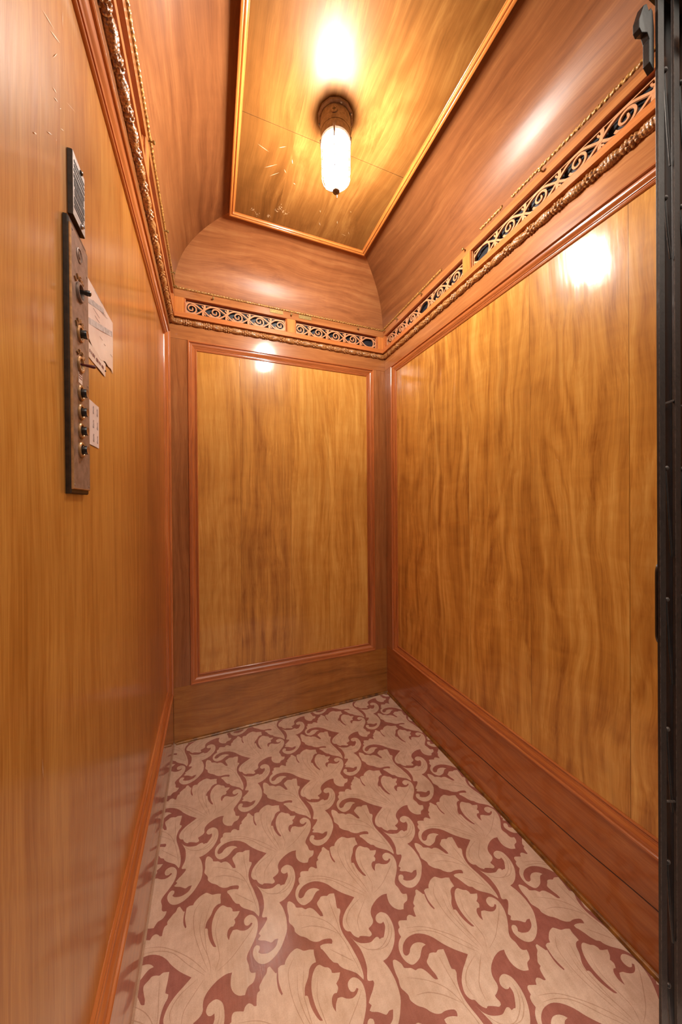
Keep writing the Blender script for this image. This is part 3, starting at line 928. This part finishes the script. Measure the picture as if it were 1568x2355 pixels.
GB = 'scroll fretwork grilles in the back frieze'
grille(MBACK, *OPEN_BACK[0], [.1025, .2255, .3475, .4700, .5930], .1225, 'scroll fretwork vent grille at the left of the back frieze', GB)
grille(MBACK, *OPEN_BACK[1], [.7170, .8355, .9545, 1.0735, 1.1960], .119, 'scroll fretwork vent grille at the right of the back frieze, last scroll missing', GB, missing=(4,))
GR = 'scroll fretwork grilles in the right frieze'
grille(MRIGHT_T, *OPEN_RIGHT[0], [.095 + .1245 * k for k in range(6)], .1245, 'scroll fretwork vent grille at the far end of the right frieze', GR, missing=(3,))
grille(MRIGHT_T, *OPEN_RIGHT[1], [.892 + .1325 * k for k in range(6)], .1325, 'scroll fretwork vent grille at the near end of the right frieze', GR, missing=(0,))
GL = 'scroll fretwork grilles in the left frieze'
grille(MLEFT, *OPEN_LEFT[0], [.095 + .1265 * k for k in range(6)], .1265, 'scroll fretwork vent grille at the far end of the left frieze', GL)
grille(MLEFT, *OPEN_LEFT[1], [.902 + .1305 * k for k in range(6)], .1305, 'scroll fretwork vent grille at the near end of the left frieze', GL)

# ------------------------------------------------------------------ brass pegs along the frieze
def peg_mesh():
    mb = MB()
    mb.lathe([(.0024, .0), (.0024, .011), (.0048, .0125), (.0056, .0150), (.0048, .0178), (.0022, .0190)], 14)
    o = mb.build('brass_peg', BRASS_DULL, smooth=40)
    return o
peg0 = peg_mesh()
PEGS = [('b', .215, 2.4555, 'brass peg above the left grille of the back frieze'),
        ('b', .657, 2.4555, 'brass peg between the two small brass plates on the back frieze'),
        ('b', 1.101, 2.4555, 'brass peg above the right grille of the back frieze'),
        ('r', .055, 2.4600, 'brass peg on the right frieze nearest the back corner'),
        ('r', .213, 2.4540, 'brass peg on the right frieze, second from the back corner'),
        ('r', .469, 2.4560, 'brass peg on the right frieze below the far length of bead'),
        ('r', .800, 2.4580, 'brass peg on the right frieze between the two grilles'),
        ('r', 1.180, 2.4580, 'brass peg on the right frieze nearest the iron gate'),
        ('l', .057, 2.4620, 'brass peg on the left frieze nearest the back corner'),
        ('l', .165, 2.4620, 'brass peg on the left frieze, second from the back corner'),
        ('l', .432, 2.4620, 'brass peg on the left frieze halfway along the far grille'),
        ('l', .800, 2.4620, 'brass peg on the left frieze between the two grilles')]
for i, (w_, s, z, lab) in enumerate(PEGS):
    o = peg0 if i == 0 else peg0.copy()
    if i:
        COL.objects.link(o)
    M = {'b': MBACK, 'r': MRIGHT_T, 'l': MLEFT}[w_]
    base = Vector(M(s, z, .0175))
    inward = (Vector(M(s, z, 1)) - Vector(M(s, z, 0))).normalized()
    o.location = base
    o.rotation_euler = Vector((0, 0, 1)).rotation_difference(inward).to_euler()
    tag(o, lab, 'peg', 'brass pegs along the frieze')

# ------------------------------------------------------------------ two name plates
def plate(s0, s1, z0, z1, label, word):
    root = tag(empty('name_plate', MBACK((s0 + s1) / 2, z0, .0176)), label, 'name plate', 'small brass plates on the back frieze')
    MB().bbox((s0, z0, .0176), (s1, z1, .0190), .0006, 0, MBACK).build('plate', BRASS_DULL, root)
    mb = MB()
    if word:
        text_mesh(mb, word, .021, lambda a, b, h: MBACK((s0 + s1) / 2 + a * 1.25, (z0 + z1) / 2 + b - .001, .0189 + h), .0016)
        mb.build('lettering', BRASS, root, fix=False)
    for s in (s0 + .0035, s1 - .0035):
        MB().lathe([(.0014, .0188), (.0014, .0196), (.0007, .0199)], 10, lambda x, y, h: MBACK(s + x, (z0 + z1) / 2 + y, h)).build('pin', BRASS, root, smooth=40)
plate(.529, .609, 2.4490, 2.4715, 'small brass plate reading OTIS, left of the middle peg on the back frieze', 'OTIS')
plate(.706, .786, 2.4490, 2.4715, 'small blank dulled brass plate, right of the middle peg on the back frieze', None)

# ------------------------------------------------------------------ caged ceiling lamp
LX, LY = .632, -.862
lamp = tag(empty('ceiling_lamp', (LX, LY, 2.7290)), 'lit jar-shaped ceiling lamp in a wire guard on a bronze base', 'lamp')
def ML(x, y, h):
    return (LX + x, LY + y, h)
MB().lathe([(.001, 2.7288), (.0640, 2.7288), (.0660, 2.7255), (.0655, 2.7180), (.060, 2.7140), (.001, 2.7140)], 12, lambda x, y, h: ML(x * math.cos(.39) - y * math.sin(.39), x * math.sin(.39) + y * math.cos(.39), h)).build('base_flange', LAMP_METAL, lamp)
MB().lathe([(.001, 2.7138), (.0560, 2.7138), (.0560, 2.672), (.0545, 2.666), (.001, 2.666)], 40, ML).build('housing', LAMP_METAL, lamp, smooth=40)
MB().lathe([(.001, 2.6658), (.0535, 2.6658), (.0535, 2.640), (.0550, 2.636), (.0520, 2.630), (.047, 2.630)], 40, ML).build('collar', LAMP_METAL, lamp, smooth=40)
d = Vector((-.44, -1.13, 0)).normalized()
t_ = Vector((0, 0, 1)).cross(d)
def boss(ang, z):
    dd = Matrix.Rotation(ang, 3, 'Z') @ d
    tt = Vector((0, 0, 1)).cross(dd)
    def Mb(x, y, h):
        return tuple(Vector((LX, LY, z)) + tt * x + Vector((0, 0, 1)) * y + dd * (.0545 + h))
    b = MB().lathe([(.0135, -.004), (.0135, .0025), (.012, .0045), (.001, .0045)], 24, Mb).build('plug', LAMP_METAL, lamp, smooth=40)
    cross = MB()
    cross.box((-.006, -.001, .0044), (.006, .001, .0052), 0, Mb)
    cross.box((-.001, -.006, .0044), (.001, .006, .0052), 0, Mb)
    cross.build('slot', DARK_BRONZE, b)
boss(-.08, 2.692)
boss(1.9, 2.692)
def screw(x, y):
    MB().lathe([(.004, 2.7142), (.004, 2.7120), (.0024, 2.7105), (.0005, 2.7102)], 12, lambda a, b, h: ML(a + x, b + y, h)).build('screw', STEEL, lamp, smooth=40)
for ang in (.5, 2.6, -1.6, -.75):
    screw(.0605 * math.cos(ang), .0605 * math.sin(ang))
gl = [(.0440, 2.6295), (.0465, 2.62), (.0470, 2.60), (.0468, 2.53)] + [(.0466 * math.cos(q), 2.512 - .042 * math.sin(q)) for q in [PI / 2 * k / 8 for k in range(0, 9)]]
gl = [(max(r, .0006), z) for r, z in gl]
MB().lathe(gl, 40, ML).build('globe', GLOBE, lamp, smooth=60)
for z in (2.606, 2.574, 2.538, 2.502):
    MB().tube([ML(.0520 * math.cos(q), .0520 * math.sin(q), z) for q in [2 * PI * k / 40 for k in range(41)]], .0011, 8).build('guard_ring', LAMP_METAL, lamp, smooth=60)
for k in range(4):
    ang = math.atan2(d.y, d.x) - .08 + k * PI / 2
    c_, s_ = math.cos(ang), math.sin(ang)
    pts = [(.0548, 2.648), (.0540, 2.63), (.0528, 2.60), (.0526, 2.53), (.0515, 2.505), (.0465, 2.482), (.036, 2.466), (.022, 2.4580), (.012, 2.4560)]
    MB().tube([ML(r * c_, r * s_, z) for r, z in pts], [.0046, .0040, .0018, .0012, .0012, .0012, .0012, .0012, .0012], 8).build('guard_wire', LAMP_METAL, lamp, smooth=60)
MB().lathe([(.0010, 2.4600), (.0125, 2.4600), (.0140, 2.4570), (.0125, 2.4540), (.0010, 2.4540)], 20, ML).build('guard_tip_ring', LAMP_METAL, lamp, smooth=60)
MB().tube([ML(0, 0, 2.456), ML(0, 0, 2.448)], .002, 8).build('guard_tip', LAMP_METAL, lamp)

# ------------------------------------------------------------------ control panel on the left wall
XB, XF = -.0268, -.0166
YC = 1.301
panel = tag(empty('control_panel', MLEFT(YC, 1.32, XB)), 'long bronze lift control panel with buttons and red lever, on left wall', 'control panel')
MB().bbox((YC - .0415, 1.3215, XB), (YC + .0415, 1.7750, XB + .0075), .002, 0, MLEFT).build('back_box', DARK_BRONZE, panel)
fp = MB().bbox((YC - .0400, 1.3290, XB + .0076), (YC + .0400, 1.7640, XF), .0012, 0, MLEFT).build('face_plate', BRONZE, panel)
# worn bright edge round the plate
er = MB()
prof = [(0, XB + .0074), (0, XF - .0012), (.0012, XF + .0002), (.0020, XF + .0002), (.0024, XF - .0006)]
rings = [[MLEFT(cs + sx * t, cz + sz * t, p) for t, p in prof] for cs, cz, sx, sz in ((YC - .0402, 1.3288, 1, 1), (YC + .0402, 1.3288, -1, 1), (YC + .0402, 1.7642, -1, -1), (YC - .0402, 1.7642, 1, -1))]
er.loft(rings, True, False, 0, True)
er.build('worn_edge', BRONZE_EDGE, panel)
BC = 1.3055     # column of the buttons
def MF(z, h0=XF):
    # local x runs with a viewer's right hand (towards the back), y up, h out of the plate
    return lambda x, y, h: MLEFT(BC - x, z + y, h0 + h)
def arc_text(word, z, r, size):
    mb = MB()
    span = .50 * (len(word) - 1)
    for i, ch in enumerate(word):
        a = PI / 2 + span / 2 - span * i / max(1, len(word) - 1)
        ca, sa = math.cos(a - PI / 2), math.sin(a - PI / 2)
        cx, cy = r * math.cos(a), r * math.sin(a)
        m = MF(z)
        text_mesh(mb, ch, size, lambda x, y, h, ca=ca, sa=sa, cx=cx, cy=cy, m=m: m(cx + x * ca - y * sa, cy + x * sa + y * ca, h - .0002), .0024)
    return mb.build('lettering', BRONZE_EDGE, panel, fix=False)
def ring(z, r, h=.0032, mat=BRONZE_EDGE):
    return MB().lathe([(r, -.0006), (r, h * .5), (r - .0012, h), (r - .0040, h), (r - .0052, h * .55), (r - .0055, -.0006)], 36, MF(z)).build('ring', mat, panel, smooth=35)
def button(z, r=.0072, length=.0100, ringr=.0138, number=None):
    rg = ring(z, ringr)
    MB().lathe([(.0001, .0004), (ringr - .0056, .0004), (ringr - .0056, .0000), (.0001, 0.0)], 24, MF(z)).build('well', BLACK, rg)
    b = MB().lathe([(r, .0006), (r * .96, length * .5), (r, length - .0012), (r - .0008, length)], 28, MF(z), 0, False)
    b.lathe([(r - .0008, length), (r - .0016, length - .0004), (.0002, length - .0004)], 28, MF(z), 1, False)
    bo_ = b.build('button', [BLACK, BROWN_CAP], panel, smooth=40)
    if number:
        mb = MB()
        m = MF(z)
        text_mesh(mb, number, .009, lambda x, y, h: m(x, y, length - .0005 + h), .0005)
        mb.build('numeral', BRASS, bo_, fix=False)
    return bo_
# key lock
lk = MB().lathe([(.0125, -.0006), (.0122, .0010), (.0105, .0016), (.0100, .0004), (.0062, .0004), (.0058, .0016), (.0004, .0018)], 32, MF(1.7335)).build('key_lock', BRONZE, panel, smooth=35)
MB().box((-.0010, -.0045, .0016), (.0010, .0045, .0021), 0, MF(1.7335)).build('key_slot', BLACK, lk)
# light switch with a dark toggle
arc_text('LIGHT', 1.6700, .0232, .0128)
rg = ring(1.6700, .0165, .0038, BRONZE)
MB().lathe([(.0001, .0006), (.0108, .0006), (.0108, .0000), (.0001, 0.0)], 24, MF(1.6700)).build('well', BLACK, rg)
tg = MB()
m_ = MF(1.6700)
tg.tube([m_(0, .001, .0006), m_(.0002, .0014, .0060), m_(.0006, .0016, .0108), m_(.0008, .0016, .0150), m_(.0008, .0016, .0168)], [.0036, .0034, .0048, .0046, .0022], 14)
tg.build('toggle', BLACK, panel, smooth=50)
# bell button and the emergency lever
arc_text('ALARM', 1.5985, .0202, .0125)
button(1.5985, .0074, .0112, .0145)
arc_text('STOP', 1.5455, .0202, .0120)
rg = ring(1.5455, .0145)
MB().lathe([(.0001, .0006), (.0090, .0006), (.0090, .0000), (.0001, 0.0)], 24, MF(1.5455)).build('well', STEEL, rg)
m_ = MF(1.5455)
lv = MB()
lv.tube([m_(0, .0008, .0006), m_(0, .0002, .0050), m_(.0, -.0006, .0120), m_(0, -.0014, .0200), m_(0, -.0017, .0225)], [.0018, .0019, .0026, .0031, .0018], 14)
lv.build('lever', RED, panel, smooth=50)
st = MB().box((-.0085, -.0105, 0), (.0085, .0075, .0004), 0, MF(1.5230)).build('sticker', PAPER2, panel)
mk = MB()
for yy in (.005, .001, -.003):
    mk.box((-.007, yy, .0004), (.006, yy + .0018, .0006), 0, MF(1.5230))
mk.build('print', INK_RED, st)
for z, n_ in ((1.4965, None), (1.4635, None), (1.4310, None), (1.3980, None)):
    button(z, .0076, .0102, .0138, None)
for s, z in ((YC - .0335, 1.336), (YC + .0335, 1.336), (YC - .0335, 1.52), (YC + .0335, 1.757), (YC - .0335, 1.72)):
    MB().lathe([(.0022, -.0004), (.0020, .0005), (.0004, .0009)], 12, lambda x, y, h: MLEFT(s + x, z + y, XF + h)).build('screw', BRONZE, panel, smooth=40)

# ------------------------------------------------------------------ instruction plaque above it
plq = tag(empty('instruction_plaque', MLEFT(1.292, 1.79, XB)), 'small pewter plaque with raised dark lettering above the control panel', 'plaque')
MB().bbox((1.2635, 1.7925, XB), (1.3205, 1.9015, -.0200), .0008, 0, MLEFT).build('plaque_body', DARK_BRONZE, plq)
MB().bbox((1.2640, 1.7930, -.0199), (1.3200, 1.9010, -.0194), .0002, 0, MLEFT).build('plaque_face', PLAQUE, plq)
tx = MB()
rnd = random.Random(11)
z = 1.889
for h_, g in ((.0035, .004), (.0040, .0045), (.0040, .0045), (.0060, .003), (.0110, .003), (.0110, .004), (.0045, .003), (.0045, .003), (.0035, .004)):
    s = 1.3170 - rnd.uniform(0, .004)
    while s > 1.2680 + rnd.uniform(0, .004):
        l = rnd.uniform(.0012, .0042)
        tx.box((s - l, z - h_, -.01945), (s, z, -.0187), 0, MLEFT)
        s -= l + .0009
    z -= h_ + g
tx.build('raised_text', PLAQUE_DARK, plq)
for zz, mt in ((1.8945, BLACK), (1.7990, STEEL)):
    MB().lathe([(.0042, -.0194), (.0040, -.0172), (.0024, -.0158), (.0004, -.0154)], 14, lambda x, y, h: MLEFT(1.2845 + x, zz + y, h)).build('screw', mt, plq, smooth=40)

# ------------------------------------------------------------------ papers beside the panel
def sheet(s0, s1, z0, z1, p, name, label, cat, mat, wave=.0012, torn=False, curl=0.0):
    root = tag(empty(name, MLEFT((s0 + s1) / 2, z0, p)), label, cat)
    mb = MB()
    n, m2 = 24, 10
    rnd = random.Random(2)
    top, bot = [], []
    for j in range(m2 + 1):
        for i in range(n + 1):
            u, v = i / n, j / m2
            s = s0 + (s1 - s0) * u
            zlow = z0 + ((.004 * math.sin(9 * u) + .0022 * math.sin(23 * u)) if torn else 0)
            zz_ = zlow + (z1 - zlow) * v
            top.append(MLEFT(s, zz_, p + .0006 + wave * math.sin(5 * u + 2 * v) ** 2 + curl * (1 - v) ** 2))
            bot.append(MLEFT(s, zz_, p + wave * math.sin(5 * u + 2 * v) ** 2 + curl * (1 - v) ** 2))
    k = (n + 1) * (m2 + 1)
    fs = []
    for j in range(m2):
        for i in range(n):
            q = (j * (n + 1) + i, j * (n + 1) + i + 1, (j + 1) * (n + 1) + i + 1, (j + 1) * (n + 1) + i)
            fs.append(q)
            fs.append(tuple(x + k for x in q[::-1]))
    border = [i for i in range(n)] + [n + j * (n + 1) for j in range(m2)] + [m2 * (n + 1) + i for i in range(n, 0, -1)] + [j * (n + 1) for j in range(m2, 0, -1)]
    for a, b in zip(border, border[1:] + border[:1]):
        fs.append((a, b, b + k, a + k))
    mb.add(top + bot, fs)
    mb.build('sheet', mat, root, smooth=30)
    return root
# certificate sheet
ps_ = sheet(1.056, 1.256, 1.621, 1.744, XB, 'posted_paper', 'large white paper sheet fixed beside the control panel, grey reflection bands painted on', 'paper', PAPER, .0008, True)
pr = MB()
pm = lambda x, y, h: MLEFT(x, y, XB + .0014 + h)
def line(s0, z0, s1, z1, w_):
    pr.ribbon([(s0, z0), (s1, z1)], w_, 0, .0003, pm)
for a in (1.10, 1.113, 1.126):
    line(a, 1.731, a + .075, 1.715, .0004)
for s, z, l in ((1.19, 1.742, .05), (1.20, 1.700, .04), (1.19, 1.690, .03), (1.16, 1.662, .02), (1.08, 1.658, .018), (1.13, 1.66, .012)):
    line(s, z, s - l, z + .001, .0005)
gb = MB()  # reflections on the paper, painted in as sloping grey bands
gb.ribbon([(1.062, 1.7135), (1.135, 1.690), (1.246, 1.655)], .012, -.0001, .0002, pm)
gb.ribbon([(1.128, 1.733), (1.18, 1.716), (1.246, 1.694)], .010, -.0001, .0002, pm)
pr.m = [1] * len(pr.f)
pr.add(gb.v, gb.f, 0)
pr.build('print', [GREY_REFLECTION, INK], ps_)
# narrow notice below it
nt_ = sheet(1.1185, 1.254, 1.5905, 1.6200, XB, 'notice_strip', 'narrow notice strip with faded capitals, just below the large white paper', 'notice', PAPER2, .0006, False)
pr = MB()
rnd = random.Random(4)
s = 1.236
while s > 1.128:
    l = rnd.choice((.0016, .0022, .003))
    if rnd.random() < .8:
        pr.box((s - l, 1.6015 + rnd.uniform(-.0004, .0004), .0006), (s, 1.6075, .0009), 0, lambda a, b, h: MLEFT(a, b, XB + .0007 + h))
    s -= l + rnd.choice((.0008, .0008, .004))
pr.build('faded_text', INK_RED, nt_)
MB().lathe([(.0018, .0), (.0018, .0012), (.0004, .0018)], 10, lambda x, y, h: MLEFT(1.1215 + x, 1.6030 + y, XB + .0012 + h)).build('tack', DARK_BRONZE, nt_)
# small card with six words
cd = sheet(1.1695, 1.254, 1.4215, 1.5085, XB, 'posted_card', 'small white card with six short sideways words, low beside the push buttons', 'card', CARD, .0004, False)
pr = MB()
for s in (1.2045, 1.1805):
    for z in (1.4930, 1.4650, 1.4370):
        text_mesh(pr, 'Exit', .0105, lambda x, y, h, s=s, z=z: MLEFT(s + y * .8, z + x, XB + .0011 + h), .0002, 0, 'CENTER', .2)
pr.build('printed_words', INK, cd, fix=False)

# ------------------------------------------------------------------ folded collapsible gate at the front right
gate = tag(empty('folding_gate', (1.09, -1.61, 0.0)), 'black iron folding gate collapsed against the front right corner', 'gate')
GX = [1.0647, 1.1234, 1.1821]
ZT = 2.42
for i, x in enumerate(GX):
    mb = MB()
    c = .0012
    mb.box((x, -1.606, .012), (x + .0225, -1.601, ZT))
    b = mb.build('upright_bar', GATE, gate)
    bev = b.modifiers.new('edge', 'BEVEL')
    bev.width = .0009
    bev.segments = 2
    MB().box((x - .0006, -1.6064, .012), (x + .0012, -1.6054, ZT)).build('worn_edge', GATE_WORN, b)
    MB().box((x + .0610, -1.588, .012), (x + .0880, -1.5850, ZT)).build('inner_strip', GATE_STRIP, gate)
    MB().box((x + .0885, -1.588, .012), (x + .1060, -1.5850, ZT)).build('inner_strip', BLACK, gate)
Z0 = [2.215, 1.945, 1.372, 1.092, .815, .530, .265]
for x in GX[:2]:
    for k, z in enumerate(Z0):
        ln = .19 if k != 1 else .12
        xx = x + .0265
        MB().tube([(xx + .004, -1.6015, z + .004), (xx + .0035, -1.6020, z), (xx + .016, -1.6015, z - ln * .6), (xx + .028, -1.601, z - ln)], .0022, 6).build('lattice_link', GATE, gate, smooth=50)
        MB().lathe([(.0050, 0), (.0050, .0022), (.0030, .0040), (.0004, .0044)], 12, lambda a, b, h: (xx + .003 + a, -1.6035 - h, z + b)).build('rivet', GATE_WORN, gate, smooth=40)
    for z, dz in ((1.508, .012), (.66, -.012)):
        MB().tube([(x + .0225, -1.600, z), (x + .036, -1.602, z + dz * .3), (x + .062, -1.603, z + dz)], .0026, 6).build('cross_link', GATE_WORN, gate, smooth=50)
# rounded hand plate on the leading bar
hp = []
for (cx, cz, a0) in ((1.0700, 1.158, 90), (1.0700, 1.012, 180)):
    pass
for k in range(9):
    a = math.radians(90 + 90 * k / 8)
    hp.append((1.0766 + .0125 * math.cos(a), 1.148 + .022 * math.sin(a)))
for k in range(9):
    a = math.radians(180 + 90 * k / 8)
    hp.append((1.0766 + .0125 * math.cos(a), 1.022 + .022 * math.sin(a)))
MB().prism(hp, -1.6005, -1.5975, lambda a, b, h: (a, h, b)).build('hand_plate', BLACK, gate)
# cast hook bracket high on the leading bar
br_ = MB()
out = [(1.0635, 2.205), (1.047, 2.215), (1.047, 2.262), (1.040, 2.272), (1.020, 2.262), (1.012, 2.268), (1.012, 2.285), (1.028, 2.322), (1.038, 2.330), (1.046, 2.320), (1.053, 2.330), (1.060, 2.326), (1.0635, 2.300)]
br_.prism(out, -1.600, -1.588, lambda a, b, h: (a, h, b))
bo2 = br_.build('hook_bracket', GATE, gate)
bev = bo2.modifiers.new('edge', 'BEVEL')
bev.width = .0012
bev.segments = 2
for x in GX[1:2]:
    MB().lathe([(.001, 0), (.018, 0), (.020, .004), (.018, .009), (.001, .009)], 24, lambda a, b, h: (x + .031 + a, -1.618 - h, 2.302 + b)).build('roller', PALE, gate, smooth=40)
MB().box((.985, -1.640, 2.405), (W + .0, -1.575, 2.440)).build('top_track', GATE, gate)
MB().box((1.05, -1.618, .0005), (W + .0, -1.582, .011)).build('bottom_guide', GATE, gate)

# ------------------------------------------------------------------ fill light standing in for the landing, camera
wd_ = bpy.data.worlds.new('landing_fill')
SC.world = wd_
wd_.use_nodes = True
wnt = wd_.node_tree
bgn = wnt.nodes['Background']
wtc = wnt.nodes.new('ShaderNodeTexCoord')
wsx = wnt.nodes.new('ShaderNodeSeparateXYZ')
wnt.links.new(wtc.outputs['Generated'], wsx.inputs[0])
wr = wnt.nodes.new('ShaderNodeMapRange')       # added fill: dark near the horizon, bright above, lights the floor without haze
wr.interpolation_type = 'SMOOTHSTEP'
wr.inputs['From Min'].default_value = .30
wr.inputs['From Max'].default_value = .62
wr.inputs['To Min'].default_value = WORLD_LOW
wr.inputs['To Max'].default_value = WORLD_HIGH
wnt.links.new(wsx.outputs[2], wr.inputs['Value'])
bgn.inputs[0].default_value = (1.0, .90, .77, 1)
wnt.links.new(wr.outputs[0], bgn.inputs[1])

cam = bpy.data.cameras.new('camera')
cam.sensor_fit = 'VERTICAL'
cam.sensor_height = 36.0
cam.lens = 758.4056 * 36 / 2355
cam.shift_y = (1163.4108 - 1177.5) / 2355
cam.clip_start = .02
co = bpy.data.objects.new('camera', cam)
COL.objects.link(co)
R = Vector((0.9299, -0.3676, -0.0078))
yaw, pitch, roll = -0.3763, -0.0042, -0.0078
f = Vector((math.sin(-yaw) * math.cos(pitch), math.cos(yaw) * math.cos(pitch), math.sin(pitch)))
r = Vector((math.cos(yaw), math.sin(yaw), 0))
u = r.cross(f)
r2 = r * math.cos(roll) + u * math.sin(roll)
u2 = -r * math.sin(roll) + u * math.cos(roll)
co.matrix_world = Matrix(((r2.x, u2.x, -f.x, .1912), (r2.y, u2.y, -f.y, -2.0025), (r2.z, u2.z, -f.z, 1.3), (0, 0, 0, 1)))
SC.camera = co

SC.view_settings.view_transform = 'Standard'
SC.view_settings.look = 'None'
SC.view_settings.gamma = 1.0
SC.view_settings.use_curve_mapping = False
SC.view_settings.exposure = EXPOSURE
SC.cycles.use_denoising = True
SC.cycles.max_bounces = 14
SC.cycles.diffuse_bounces = 8
SC.cycles.glossy_bounces = 6
SC.cycles.sample_clamp_indirect = 6.0
SC.cycles.caustics_reflective = False
